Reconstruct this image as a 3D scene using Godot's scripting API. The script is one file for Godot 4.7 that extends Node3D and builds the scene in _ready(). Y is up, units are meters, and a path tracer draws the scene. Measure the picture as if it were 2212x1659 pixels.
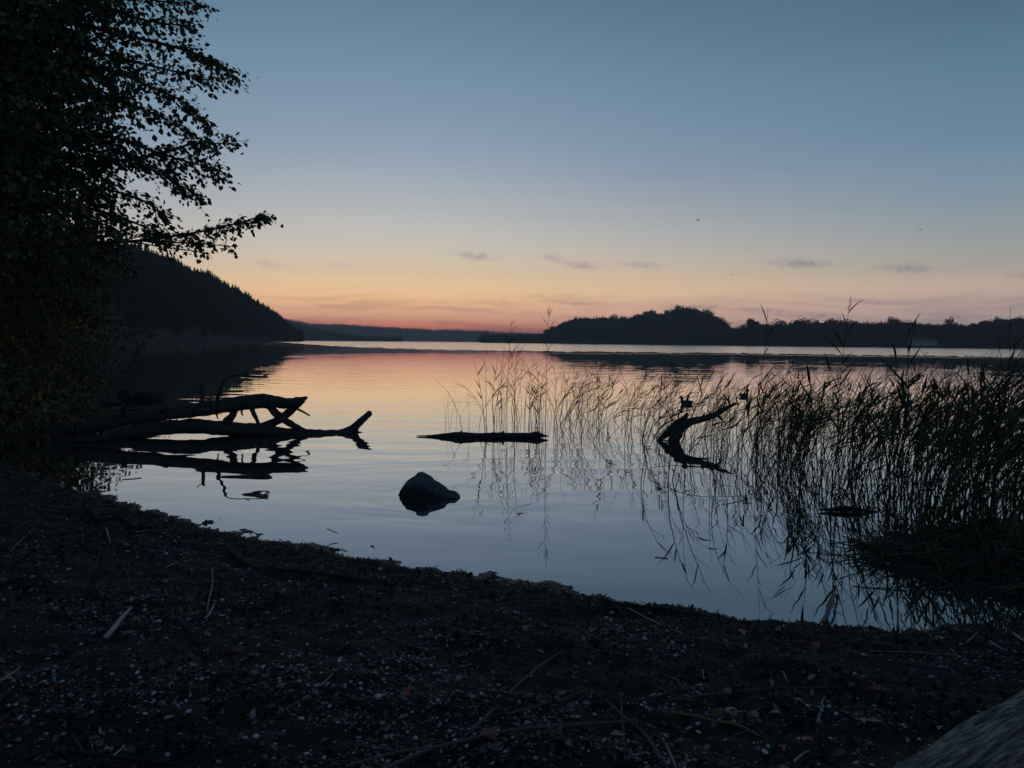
extends Node3D
# A lake at dusk, seen from a gravel beach: driftwood, a rock, reeds, ducks, wooded hills.

const EYE := 1.75                       # the camera's height above the lake, metres
const PITCH := -3.13
const ROLL := 0.54
const FOCAL := 1661.0                   # focal length in pixels of a picture 2212 pixels wide
var cam_basis := Basis.from_euler(Vector3(deg_to_rad(PITCH), 0, deg_to_rad(ROLL)))
var rng := RandomNumberGenerator.new()
var noise_a := FastNoiseLite.new()
var noise_b := FastNoiseLite.new()
var used_names := {}
var mats := {}

# ------------------------------------------------------------------ mesh collector
class Shape:
	var v := PackedVector3Array()
	var n := PackedVector3Array()
	var c := PackedColorArray()
	var uv := PackedVector2Array()
	var idx := PackedInt32Array()
	func put(p: Vector3, nn: Vector3, t := Vector2.ZERO, col := Color.WHITE) -> int:
		v.append(p); n.append(nn); uv.append(t); c.append(col)
		return v.size() - 1
	func tri(a: int, b: int, d: int) -> void:
		idx.append(a); idx.append(b); idx.append(d)
	func quad(a: int, b: int, d: int, e: int) -> void:
		tri(a, b, d); tri(a, d, e)
	func mesh() -> ArrayMesh:
		var arr := []
		arr.resize(Mesh.ARRAY_MAX)
		arr[Mesh.ARRAY_VERTEX] = v; arr[Mesh.ARRAY_NORMAL] = n; arr[Mesh.ARRAY_COLOR] = c
		arr[Mesh.ARRAY_TEX_UV] = uv; arr[Mesh.ARRAY_INDEX] = idx
		var m := ArrayMesh.new()
		m.add_surface_from_arrays(Mesh.PRIMITIVE_TRIANGLES, arr)
		return m
	func smooth() -> void:              # normals from the faces (front faces run clockwise)
		for i in n.size(): n[i] = Vector3.ZERO
		for k in range(0, idx.size(), 3):
			var a := idx[k]; var b := idx[k + 1]; var d := idx[k + 2]
			var f := (v[d] - v[a]).cross(v[b] - v[a])
			n[a] += f; n[b] += f; n[d] += f
		for i in n.size(): n[i] = n[i].normalized() if n[i].length_squared() > 1e-20 else Vector3.UP
	# a bent, tapering, gnarled limb through pts
	func tube(pts: Array, radii: Array, sides := 8, gnarl := 0.0, seedv := 0, sub := 4, col := Color.WHITE, round_end := true) -> void:
		var P := PackedVector3Array(); var R := PackedFloat32Array()
		var last := pts.size() - 1
		for i in last:
			var p0: Vector3 = pts[maxi(i - 1, 0)]; var p1: Vector3 = pts[i]
			var p2: Vector3 = pts[i + 1]; var p3: Vector3 = pts[mini(i + 2, last)]
			for k in sub:
				var t := float(k) / sub
				P.append(p1.cubic_interpolate(p2, p0, p3, t)); R.append(lerpf(radii[i], radii[i + 1], t))
		P.append(pts[last]); R.append(radii[last])
		var fn := FastNoiseLite.new(); fn.seed = seedv; fn.frequency = 1.0
		var d0 := (P[1] - P[0]).normalized()
		var side := d0.cross(Vector3.UP if absf(d0.y) < 0.9 else Vector3.RIGHT).normalized()
		var first := v.size(); var along := 0.0
		for i in P.size():
			var d := (P[mini(i + 1, P.size() - 1)] - P[maxi(i - 1, 0)]).normalized()
			side = (side - d * side.dot(d)).normalized()
			var up := side.cross(d)
			if i > 0: along += P[i].distance_to(P[i - 1])
			for k in sides + 1:
				var a := TAU * (k % sides) / sides
				var w := side * cos(a) + up * sin(a)
				var r := R[i]
				if gnarl > 0.0: r *= 1.0 + gnarl * (fn.get_noise_3dv(P[i] * (0.35 / maxf(R[i], 0.01)) + w * 0.9) + 0.5 * fn.get_noise_3dv(P[i] * (1.1 / maxf(R[i], 0.01)) + w * 2.2))
				put(P[i] + w * r, w, Vector2(float(k) / sides, along), col)
		for i in P.size() - 1:
			for k in sides:
				var a := first + i * (sides + 1) + k
				quad(a, a + 1, a + sides + 2, a + sides + 1)
		for e in 2:
			var at := 0 if e == 0 else P.size() - 1
			var out := (P[0] - P[1]).normalized() if e == 0 else (P[at] - P[at - 1]).normalized()
			var mid := put(P[at] + out * R[at] * (0.6 if round_end else 0.1), out, Vector2(0.5, along), col)
			for k in sides:
				var a := first + at * (sides + 1) + k
				if e == 0: tri(a + 1, a, mid)
				else: tri(a, a + 1, mid)
	# a lumpy ball
	func blob(at: Vector3, size: Vector3, rough: float, seedv: int, rings := 8, segs := 12, freq := 1.0, col := Color.WHITE) -> void:
		var fn := FastNoiseLite.new(); fn.seed = seedv; fn.frequency = freq
		var first := v.size()
		for i in rings + 1:
			var b := PI * i / rings
			for k in segs:
				var a := TAU * k / segs
				var w := Vector3(sin(b) * cos(a), cos(b), sin(b) * sin(a))
				put(at + w * size * (1.0 + rough * (fn.get_noise_3dv(w) + 0.4 * fn.get_noise_3dv(w * 2.7))), w, Vector2(float(k) / segs, float(i) / rings), col)
		for i in rings:
			for k in segs:
				var a := first + i * segs + k; var b2 := first + i * segs + (k + 1) % segs
				quad(a, a + segs, b2 + segs, b2)
	# a thin leaf that is folded along its midrib and bent; dir is its length, face its upper side
	func leaf(at: Vector3, dir: Vector3, face: Vector3, length: float, width: float, bend := 0.15, col := Color.WHITE) -> void:
		var s := dir.cross(face).normalized()
		var up := s.cross(dir).normalized()
		var prof := [[0.0, 0.12], [0.3, 0.92], [0.55, 1.0], [0.8, 0.55], [1.0, 0.0]]
		var first := v.size()
		for q in prof:
			var t: float = q[0]; var w: float = q[1] * width * 0.5
			var c0: Vector3 = at + dir * length * t - up * bend * length * t * t
			put(c0, up, Vector2(0.5, t), col)
			put(c0 + s * w + up * w * 0.25, (up - s * 0.3).normalized(), Vector2(0, t), col)
			put(c0 - s * w + up * w * 0.25, (up + s * 0.3).normalized(), Vector2(1, t), col)
		for i in 4:
			var a := first + i * 3
			quad(a, a + 3, a + 4, a + 1)
			quad(a, a + 2, a + 5, a + 3)
	# a long strap-like blade
	func blade(pts: Array, width: float, face: Vector3, col := Color.WHITE) -> void:
		var first := v.size(); var last := pts.size() - 1
		for i in pts.size():
			var t := float(i) / last
			var d: Vector3 = (pts[mini(i + 1, last)] - pts[maxi(i - 1, 0)]).normalized()
			var s := d.cross(face).normalized()
			var w := width * 0.5 * (minf(1.0, 0.35 + t * 3.0) * (1.0 - pow(t, 2.2)))
			put(pts[i] - s * w, s.cross(d), Vector2(0, t), col)
			put(pts[i] + s * w, s.cross(d), Vector2(1, t), col)
		for i in last:
			var a := first + i * 2
			quad(a, a + 2, a + 3, a + 1)

# ------------------------------------------------------------------ naming
func numbered(called: String) -> String:
	var k: int = used_names.get(called, 0)
	used_names[called] = k + 1
	return called if k == 0 else "%s_%03d" % [called, k]

func tag(o: Node, label: String, category: String, group := "") -> Node:
	o.set_meta("label", label)
	if category: o.set_meta("category", category)
	if group: o.set_meta("group", group)
	return o

func kind(o: Node, what: String, label := "") -> Node:
	o.set_meta("kind", what)
	if label: o.set_meta("label", label)
	return o

func build(called: String, m: Mesh, material: Material, parent: Node = null) -> MeshInstance3D:
	var o := MeshInstance3D.new()
	o.mesh = m
	o.material_override = material
	if parent == null:
		o.name = numbered(called); add_child(o)
	else:
		o.name = called; parent.add_child(o, true)
	return o

func base(called: String, at := Vector3.ZERO) -> Node3D:
	var o := Node3D.new()
	o.name = numbered(called); add_child(o); o.position = at
	return o

func scatter(called: String, m: Mesh, material: Material, places: Array, tints: Array, parent: Node = null) -> MultiMeshInstance3D:
	var mm := MultiMesh.new()
	mm.transform_format = MultiMesh.TRANSFORM_3D
	mm.use_colors = not tints.is_empty()
	mm.mesh = m
	mm.instance_count = places.size()
	for i in places.size():
		mm.set_instance_transform(i, places[i])
		if mm.use_colors: mm.set_instance_color(i, tints[i])
	var o := MultiMeshInstance3D.new()
	o.multimesh = mm
	o.material_override = material
	if parent == null:
		o.name = numbered(called); add_child(o)
	else:
		o.name = called; parent.add_child(o, true)
	o.set_meta("kind", "stuff")
	return o

# ------------------------------------------------------------------ where things stand
func towards(px: float, py: float) -> Vector3:
	return (cam_basis * Vector3((px - 1106.0) / FOCAL, -(py - 829.5) / FOCAL, -1.0)).normalized()

func at(px: float, py: float, depth: float) -> Vector3:      # depth metres ahead of the camera
	var d := towards(px, py)
	return Vector3(0, EYE, 0) + d * (depth / -d.z)

func on_water(px: float, py: float, y := 0.0) -> Vector3:
	var d := towards(px, py)
	return Vector3(0, EYE, 0) + d * ((y - EYE) / d.y)

func on_beach(px: float, py: float, lift := 0.0) -> Vector3:
	var d := towards(px, py)
	var t := 1.0
	while t < 60.0:
		var p := Vector3(0, EYE, 0) + d * t
		if p.y < maxf(land(p.x, p.z), 0.0) + lift: break
		t += 0.02
	var q := Vector3(0, EYE, 0) + d * t
	return Vector3(q.x, land(q.x, q.z) + lift, q.z)

var shore_x := [-420.0, -260.0, -120.0, -60.0, -28.0, -17.0, -12.6, -9.2, -7.12, -5.66, -4.66, -3.58, -2.53, -1.92, -1.0, -0.36, 0.63, 1.2, 1.75, 2.14, 2.55, 3.24, 5.0, 8.0, 14.0, 60.0, 400.0]
var shore_z := [-430.0, -330.0, -170.0, -84.0, -40.0, -25.0, -18.5, -13.2, -10.63, -9.28, -8.48, -7.6, -6.9, -6.52, -5.99, -5.71, -5.21, -4.91, -4.76, -4.65, -4.62, -4.72, -6.6, -9.0, -9.0, -5.0, 0.0]

func land(x: float, z: float) -> float:                       # height of the ground above the lake
	var k := 0
	while k < shore_x.size() - 2 and x > shore_x[k + 1]: k += 1
	var run: float = shore_x[k + 1] - shore_x[k]
	var slope: float = (shore_z[k + 1] - shore_z[k]) / run
	var s: float = (z - (shore_z[k] + slope * (x - shore_x[k]))) / sqrt(1.0 + minf(slope * slope, 1.2))
	s += 0.10 * noise_a.get_noise_2d(x * 1.6, z * 1.6) + 0.028 * noise_b.get_noise_2d(x * 7.0, z * 7.0)
	var h := 0.0
	if s > 0.0:
		h = 0.115 * s if s < 3.0 else 0.345 + 0.05 * (s - 3.0)
		h += 0.035 * (1.0 - exp(-s * 5.0))
		if x < -9.0: h += minf(0.16 * (-9.0 - x), 0.30 * s)
		h = minf(h, 4.0 + 0.01 * s)
	else:
		h = maxf(0.16 * s, -2.6)
	# the bank of matted reeds on the right
	var m := Vector2((x - 4.9) / 2.0, (z + 6.15) / 1.15)
	var bank := 0.17 * (1.0 - m.length()) * 1.6
	if bank > -0.3: h = maxf(h, minf(bank, 0.16))
	if absf(x) < 12.0 and z > -20.0:
		h += 0.034 * noise_a.get_noise_2d(x * 2.3, z * 2.3) + 0.026 * noise_b.get_noise_2d(x * 6.0, z * 6.0)
	return h

# ------------------------------------------------------------------ materials
func lin(r: float, g: float, b: float) -> Color:
	return Color(r, g, b).linear_to_srgb()

func noise_tex(freq: float, from: Color, to: Color, seedv: int, size := 256, octaves := 4, kind_of := FastNoiseLite.TYPE_SIMPLEX_SMOOTH, mid := Color(0, 0, 0, 0)) -> NoiseTexture2D:
	var t := NoiseTexture2D.new()
	var f := FastNoiseLite.new()
	f.noise_type = kind_of; f.frequency = freq; f.seed = seedv; f.fractal_octaves = octaves
	t.noise = f; t.width = size; t.height = size; t.seamless = true
	var g := Gradient.new()
	g.set_color(0, from); g.set_color(1, to)
	if mid.a > 0.0: g.add_point(0.5, mid)
	t.color_ramp = g
	return t

func plain(called: String, col: Color, rough := 0.9, tinted := false, spec := 0.5) -> StandardMaterial3D:
	var m := StandardMaterial3D.new()
	m.resource_name = called
	m.albedo_color = col; m.roughness = rough; m.vertex_color_use_as_albedo = tinted; m.metallic_specular = spec
	m.cull_mode = BaseMaterial3D.CULL_DISABLED
	mats[called] = m
	return m

func grained(called: String, dark: Color, light: Color, scale: Vector3, relief: float, seedv: int, rough := 0.9, by_uv := false) -> StandardMaterial3D:
	var m := plain(called, Color.WHITE, rough)
	m.albedo_texture = noise_tex(0.02, dark, light, seedv)
	m.heightmap_enabled = true
	m.heightmap_texture = noise_tex(0.02, Color.BLACK, Color.WHITE, seedv)
	m.heightmap_scale = relief
	m.uv1_scale = scale
	if not by_uv:
		m.uv1_triplanar = true
	return m

func make_materials() -> void:
	grained("dead_wood", lin(0.02, 0.018, 0.016), lin(0.12, 0.11, 0.10), Vector3(2.0, 1.2, 1), 2.0, 3, 0.85, true)
	grained("pale_wood", lin(0.035, 0.025, 0.02), lin(0.60, 0.46, 0.37), Vector3(5.0, 0.4, 1), 3.0, 5, 0.85, true)
	mats.pale_wood.albedo_texture = noise_tex(0.028, lin(0.05, 0.037, 0.03), lin(0.78, 0.60, 0.48), 5, 512, 6)
	mats.pale_wood.heightmap_texture = noise_tex(0.028, Color.BLACK, Color.WHITE, 5, 512, 6)
	grained("bark", lin(0.02, 0.017, 0.014), lin(0.08, 0.07, 0.055), Vector3(3.0, 1.5, 1), 3.0, 7, 0.95, true)
	grained("stone", lin(0.025, 0.028, 0.03), lin(0.15, 0.17, 0.18), Vector3(3.5, 3.5, 3.5), 2.0, 9, 0.75)
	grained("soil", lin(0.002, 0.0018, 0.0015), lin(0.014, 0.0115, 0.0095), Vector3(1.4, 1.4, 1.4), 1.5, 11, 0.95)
	grained("dark_stone", lin(0.012, 0.012, 0.013), lin(0.06, 0.06, 0.062), Vector3(2.5, 2.5, 2.5), 2.0, 19, 0.85)
	grained("forest_floor", lin(0.015, 0.018, 0.01), lin(0.03, 0.035, 0.02), Vector3(0.05, 0.05, 0.05), 5.0, 13, 1.0)
	plain("reed", Color.WHITE, 0.8, true, 0.3)
	plain("foliage", Color.WHITE, 0.75, true, 0.3)
	mats.foliage.backlight_enabled = true
	mats.foliage.backlight = Color(0.35, 0.35, 0.3)
	plain("far_foliage", Color.WHITE, 1.0, true, 0.2)
	plain("pebbles", Color.WHITE, 0.65, true, 0.5)
	plain("litter", Color.WHITE, 0.9, true, 0.3)
	plain("feathers", lin(0.06, 0.05, 0.04), 0.8)
	plain("wing_feathers", lin(0.045, 0.04, 0.035), 0.75)
	plain("bill", lin(0.12, 0.09, 0.02), 0.5)
	plain("duck_eye", lin(0.01, 0.01, 0.01), 0.2)
	plain("dark_bird", lin(0.03, 0.03, 0.03), 0.9)
	plain("straw", lin(0.30, 0.24, 0.15), 0.8)
	plain("dark_twig", lin(0.045, 0.038, 0.03), 0.9)
	plain("pale_twig", lin(0.38, 0.34, 0.28), 0.85)
	plain("white_blade", lin(0.36, 0.34, 0.31), 0.8)
	plain("yellow_straw", lin(0.20, 0.15, 0.045), 0.8)
	plain("orange_leaf", lin(0.62, 0.12, 0.02), 0.8)
	plain("rust_leaf", lin(0.34, 0.08, 0.03), 0.8)
	plain("tan_leaf", lin(0.40, 0.22, 0.12), 0.85)
	plain("brown_leaf", lin(0.13, 0.07, 0.04), 0.85)
	plain("pink_leaf", lin(0.32, 0.19, 0.15), 0.85)
	plain("white_wall", lin(0.42, 0.44, 0.45), 0.8)
	plain("roof_tile", lin(0.10, 0.05, 0.04), 0.9)
	plain("pane", lin(0.03, 0.03, 0.035), 0.1)
	plain("frame", lin(0.3, 0.3, 0.3), 0.6)
	# water: nearly still, its ripples are the mesh's own and a fine relief
	for which in ["calm_water", "distant_water", "ruffled_water"]:
		var w := plain(which, lin(0.125, 0.13, 0.135), 0.015, false, 0.5)
		w.metallic = 0.8
		w.clearcoat_enabled = true
		w.clearcoat = 1.0; w.clearcoat_roughness = 0.015
	mats.ruffled_water.heightmap_enabled = true
	mats.ruffled_water.heightmap_texture = ripples()
	mats.ruffled_water.uv1_triplanar = true
	mats.ruffled_water.uv1_world_triplanar = true
	mats.ruffled_water.roughness = 0.17; mats.ruffled_water.clearcoat_roughness = 0.17
	mats.distant_water.roughness = 0.03; mats.distant_water.clearcoat_roughness = 0.03
	mats.ruffled_water.uv1_scale = Vector3(1.0 / 260.0, 1.0, 1.0 / 34.0)
	mats.ruffled_water.heightmap_scale = 12.0
	grained("dark_wood", lin(0.012, 0.011, 0.01), lin(0.05, 0.045, 0.04), Vector3(2.0, 1.2, 1), 2.0, 15, 0.8, true)
	grained("wet_soil", lin(0.003, 0.003, 0.003), lin(0.012, 0.011, 0.01), Vector3(2.5, 2.5, 2.5), 0.5, 17, 0.55)
	mats.wet_soil.metallic_specular = 0.3
	plain("dark_reed", lin(0.11, 0.09, 0.075), 0.85)

var ripple_tex: ImageTexture
func ripples() -> ImageTexture:                                # a seamless height field of small crossing waves
	if ripple_tex: return ripple_tex
	var size := 256
	var waves := []
	var r := RandomNumberGenerator.new(); r.seed = 77
	for k in 34:
		var kx := r.randi_range(-14, 14); var kz := r.randi_range(3, 30)
		var len := sqrt(kx * kx + kz * kz)
		waves.append([kx, kz, r.randf() * TAU, 1.0 / pow(len, 1.25)])
	var d := PackedFloat32Array(); d.resize(size * size)
	for w in waves:
		for j in size:
			var ph: float = TAU * w[1] * j / size + w[2]
			var step: float = TAU * w[0] / size
			var amp: float = w[3]
			for i in size: d[j * size + i] += amp * sin(ph + step * i)
	for i in d.size(): d[i] = 0.5 + d[i] * 0.5
	ripple_tex = ImageTexture.create_from_image(Image.create_from_data(size, size, false, Image.FORMAT_RF, d.to_byte_array()))
	return ripple_tex

# ------------------------------------------------------------------ sky
# colours of the air by height above the horizon (degrees), at several angles from where the sun has set
const SKY := [
	[0.0, [[0, 225, 118, 94], [1, 224, 126, 98], [1.3, 223, 134, 104], [1.55, 211, 146, 116], [1.8, 209, 152, 120], [2.2, 215, 160, 124], [3, 226, 178, 130], [4.1, 223, 189, 146], [5.1, 211, 187, 157], [6.3, 204, 191, 172], [7.8, 192, 188, 180], [9.3, 180, 182, 183], [11.5, 161, 172, 182], [13.7, 143, 160, 178], [16.5, 127, 149, 171], [19.8, 110, 140, 161], [23, 96, 127, 149], [35, 70, 102, 128], [55, 48, 76, 106], [90, 40, 66, 96]]],
	[21.6, [[0, 185, 138, 128], [2.9, 198, 162, 137], [3.8, 208, 177, 145], [5, 197, 176, 153], [6.5, 182, 175, 165], [8, 169, 171, 171], [10.2, 151, 160, 170], [12.3, 133, 150, 169], [15.2, 117, 142, 163], [19.2, 101, 131, 151], [23, 86, 117, 138], [35, 64, 95, 122], [55, 46, 73, 103], [90, 40, 66, 96]]],
	[40.5, [[0, 140, 126, 128], [1.9, 166, 147, 137], [2.6, 173, 149, 137], [3.9, 183, 161, 144], [5.2, 161, 157, 147], [7.2, 146, 153, 156], [9.1, 130, 148, 159], [11.1, 118, 142, 161], [13.6, 103, 132, 155], [17.2, 92, 124, 145], [20.7, 77, 108, 132], [35, 58, 88, 115], [55, 43, 69, 99], [90, 40, 66, 96]]],
	[90.0, [[0, 105, 105, 118], [4, 118, 115, 122], [8, 110, 122, 135], [14, 90, 113, 135], [23, 62, 90, 115], [35, 52, 80, 108], [55, 42, 68, 98], [90, 40, 66, 96]]],
	[180.0, [[0, 70, 78, 98], [6, 88, 86, 104], [12, 80, 92, 115], [23, 58, 82, 108], [35, 50, 76, 104], [55, 42, 68, 98], [90, 40, 66, 96]]],
]
const SUNSET := -10.1
# what the haze near the horizon takes away on the way
const THROUGH := [[0.0, 2.95], [1.0, 2.70], [2.0, 2.19], [3.0, 1.81], [4.0, 1.56], [5.0, 1.41], [7.0, 1.26], [9.3, 1.18], [12.0, 1.135], [23.0, 1.067], [90.0, 1.0]]
# small clouds: azimuth, elevation, half width, half height, strength
const WISPS := [[-2.9, 6.3, 1.5, 0.22, 0.5], [2.9, 6.2, 0.8, 0.2, 0.35], [5.0, 5.7, 1.5, 0.2, 0.5], [9.4, 5.7, 1.8, 0.16, 0.35], [20.3, 5.6, 1.9, 0.22, 0.6], [27.0, 5.1, 1.6, 0.22, 0.55], [33.4, 4.4, 1.0, 0.1, 0.5], [-17.5, 5.3, 1.1, 0.16, 0.25], [-12.8, 5.4, 1.0, 0.12, 0.22], [-1.0, 2.9, 2.6, 0.14, 0.3], [4.6, 2.9, 2.2, 0.12, 0.35], [13.0, 2.6, 3.0, 0.14, 0.4], [2.0, 3.4, 1.0, 0.1, 0.25], [17.5, 2.4, 2.4, 0.13, 0.45], [21.5, 2.0, 2.6, 0.16, 0.4], [24.5, 2.9, 2.0, 0.12, 0.25], [29.5, 2.0, 2.5, 0.16, 0.35], [60, 5.5, 3.0, 0.3, 0.4], [-60, 4.5, 3.0, 0.3, 0.4], [95, 6.5, 4.0, 0.3, 0.3], [-110, 5.5, 4.0, 0.3, 0.3], [150, 6.0, 4.0, 0.3, 0.3], [-160, 6.0, 4.0, 0.3, 0.3]]

func column(keys: Array, e: float) -> Color:
	for i in keys.size() - 1:
		if e <= keys[i + 1][0] or i == keys.size() - 2:
			var t := clampf((e - keys[i][0]) / (keys[i + 1][0] - keys[i][0]), 0.0, 1.0)
			var a: Array = keys[i]; var b: Array = keys[i + 1]
			return Color8(a[1], a[2], a[3]).srgb_to_linear().lerp(Color8(b[1], b[2], b[3]).srgb_to_linear(), t)
	return Color.BLACK

func through(e: float) -> float:
	for i in THROUGH.size() - 1:
		if e <= THROUGH[i + 1][0]:
			return lerpf(THROUGH[i][1], THROUGH[i + 1][1], (e - THROUGH[i][0]) / (THROUGH[i + 1][0] - THROUGH[i][0]))
	return 1.0

func make_sky() -> ImageTexture:
	var W := 384; var Hh := 1536                              # the clear air first
	var d := PackedFloat32Array(); d.resize(W * Hh * 3)
	for j in Hh:
		var e := maxf(90.0 - (j + 0.5) * 180.0 / Hh, 0.0)
		var cols := []
		for s in SKY: cols.append(column(s[1], e) * through(e))
		for i in W:
			var az := absf(wrapf((i + 0.5) * 360.0 / W - SUNSET, -180.0, 180.0))
			var q := 0
			while q < 3 and az > SKY[q + 1][0]: q += 1
			var t := clampf((az - SKY[q][0]) / (SKY[q + 1][0] - SKY[q][0]), 0.0, 1.0)
			if q == 0: t = t * t * (1.6 - 0.6 * t)
			var c: Color = cols[q].lerp(cols[q + 1], t)
			var o := (j * W + i) * 3
			d[o] = c.r; d[o + 1] = c.g; d[o + 2] = c.b
	var im := Image.create_from_data(W, Hh, false, Image.FORMAT_RGBF, d.to_byte_array())
	im.resize(3072, 1536, Image.INTERPOLATE_BILINEAR)
	var f := FastNoiseLite.new(); f.seed = 4; f.frequency = 1.0; f.fractal_octaves = 4
	var g := FastNoiseLite.new(); g.seed = 9; g.frequency = 1.0; g.fractal_octaves = 3
	for j in range(690, 768):                                 # then thin clouds low down
		var e := 90.0 - (j + 0.5) * 180.0 / 1536.0
		for i in 3072:
			var az := wrapf((i + 0.5) * 360.0 / 3072.0, -180.0, 180.0)
			var off := absf(wrapf(az - SUNSET, -180.0, 180.0))
			var c := im.get_pixel(i, j)
			var a := deg_to_rad(az)
			var wig := Vector3(cos(a), sin(a), 0.0) * 5.0
			var st := f.get_noise_3d(wig.x * 1.3, wig.y * 1.3, e * 2.3 + 0.7 * sin(az * 0.3)) + 0.35 * g.get_noise_3d(wig.x * 4.0, wig.y * 4.0, e * 6.0)
			var band := smoothstep(0.3, 1.2, e) * (1.0 - smoothstep(2.2, 4.4, e))
			var m := clampf(smoothstep(-0.12, 0.5, st) * band, 0.0, 1.0) * 0.45
			for w in WISPS:
				var dx: float = wrapf(az - w[0], -180.0, 180.0) / w[2]
				if absf(dx) > 2.6: continue
				var dy: float = (e - w[1] + 0.12 * dx + 0.10 * g.get_noise_2d(az * 1.1, 7.0)) / (1.3 * w[3] * (1.0 - 0.35 * minf(absf(dx), 1.6)))
				var q := exp(-dx * dx * 1.1 - dy * dy)
				m += 1.35 * w[4] * q * clampf(0.75 + 1.2 * g.get_noise_2d(az * 1.4, e * 5.0), 0.1, 1.4)
			m = clampf(m, 0.0, 0.75)
			var shade := Color(c.r * 0.42 + 0.02, c.g * 0.40 + 0.03, c.b * 0.55 + 0.05)
			c = c.lerp(shade, m)
			# the last red light under the cloud
			var glow := exp(-pow((e - 0.95 - 0.10 * f.get_noise_1d(az * 0.25)) / 0.22, 2.0)) * exp(-pow(off / 13.0, 2.0)) * clampf(0.7 + 1.1 * g.get_noise_3d(wig.x * 2.0, wig.y * 2.0, e * 8.0), 0.15, 1.3)
			c += Color(0.60, 0.12, 0.03) * glow * 0.8
			im.set_pixel(i, j, c)
	return ImageTexture.create_from_image(im)

# ------------------------------------------------------------------ lake and land
var ring_at := Vector3.ZERO
var rock_at := Vector3.ZERO
var duck_spots := []

func swell(x: float, z: float, far: float) -> float:
	var h := 0.0
	var n1 := noise_a.get_noise_2d(x * 0.45, z * 0.45); var n2 := noise_b.get_noise_2d(x * 0.4, z * 0.4)
	var calm := clampf(0.65 + 0.9 * noise_a.get_noise_2d(x * 0.12 + 9.0, z * 0.12), 0.15, 1.4) * (1.0 - smoothstep(105.0, 119.0, far))
	h += 0.0015 * sin(4.3 * z + 0.9 * x + 2.6 * n1 + 0.3)
	h += 0.0010 * sin(7.3 * z - 1.7 * x + 3.0 * n2)
	if far < 70.0: h += 0.00045 * sin(13.0 * z + 3.6 * x + 4.0 * n1 - 2.0 * n2) * (1.0 - smoothstep(50.0, 70.0, far))
	if far < 40.0: h += 0.00022 * sin(23.0 * z - 6.0 * x + 4.0 * n2 + 3.0 * n1) * (1.0 - smoothstep(26.0, 40.0, far))
	if far > 18.0: h += 0.0022 * sin(2.1 * z + 0.5 * x + 4.0 * n2) * smoothstep(18.0, 45.0, far)
	h *= calm
	if far > 32.0: return h
	# rings that run out from the end of the fallen tree
	var r := Vector2(x - ring_at.x, z - ring_at.z).length()
	if r < 7.0: h += 0.0012 * sin(r * 19.0) * exp(-pow((r - 2.2) / 1.6, 2.0)) * smoothstep(-0.6, 0.6, -(z - ring_at.z))
	var rk := Vector2(x - rock_at.x, z - rock_at.z).length()
	if rk < 4.0: h += 0.00022 * sin(rk * 19.0 + 6.0 * n1 + 4.0 * n2) * exp(-pow((rk - 0.7) / 0.8, 2.0))
	# wakes behind the ducks
	for s in duck_spots:
		var q := Vector2(x - s[0].x, z - s[0].z)
		var back: float = q.dot(-s[1]); var off: float = absf(q.dot(Vector2(-s[1].y, s[1].x)))
		if back > -0.4 and back < 6.0 and off < 3.0:
			var arm: float = off - 0.16 - back * 0.30
			h += 0.005 * exp(-back * 0.35) * exp(-arm * arm / 0.05) * sin(arm * 18.0 + 1.0) * smoothstep(-0.4, 0.1, back)
		var r2 := q.length()
		if r2 < 3.0: h += 0.0016 * sin(r2 * 17.0) * exp(-r2 * 1.1)
	return h

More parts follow.
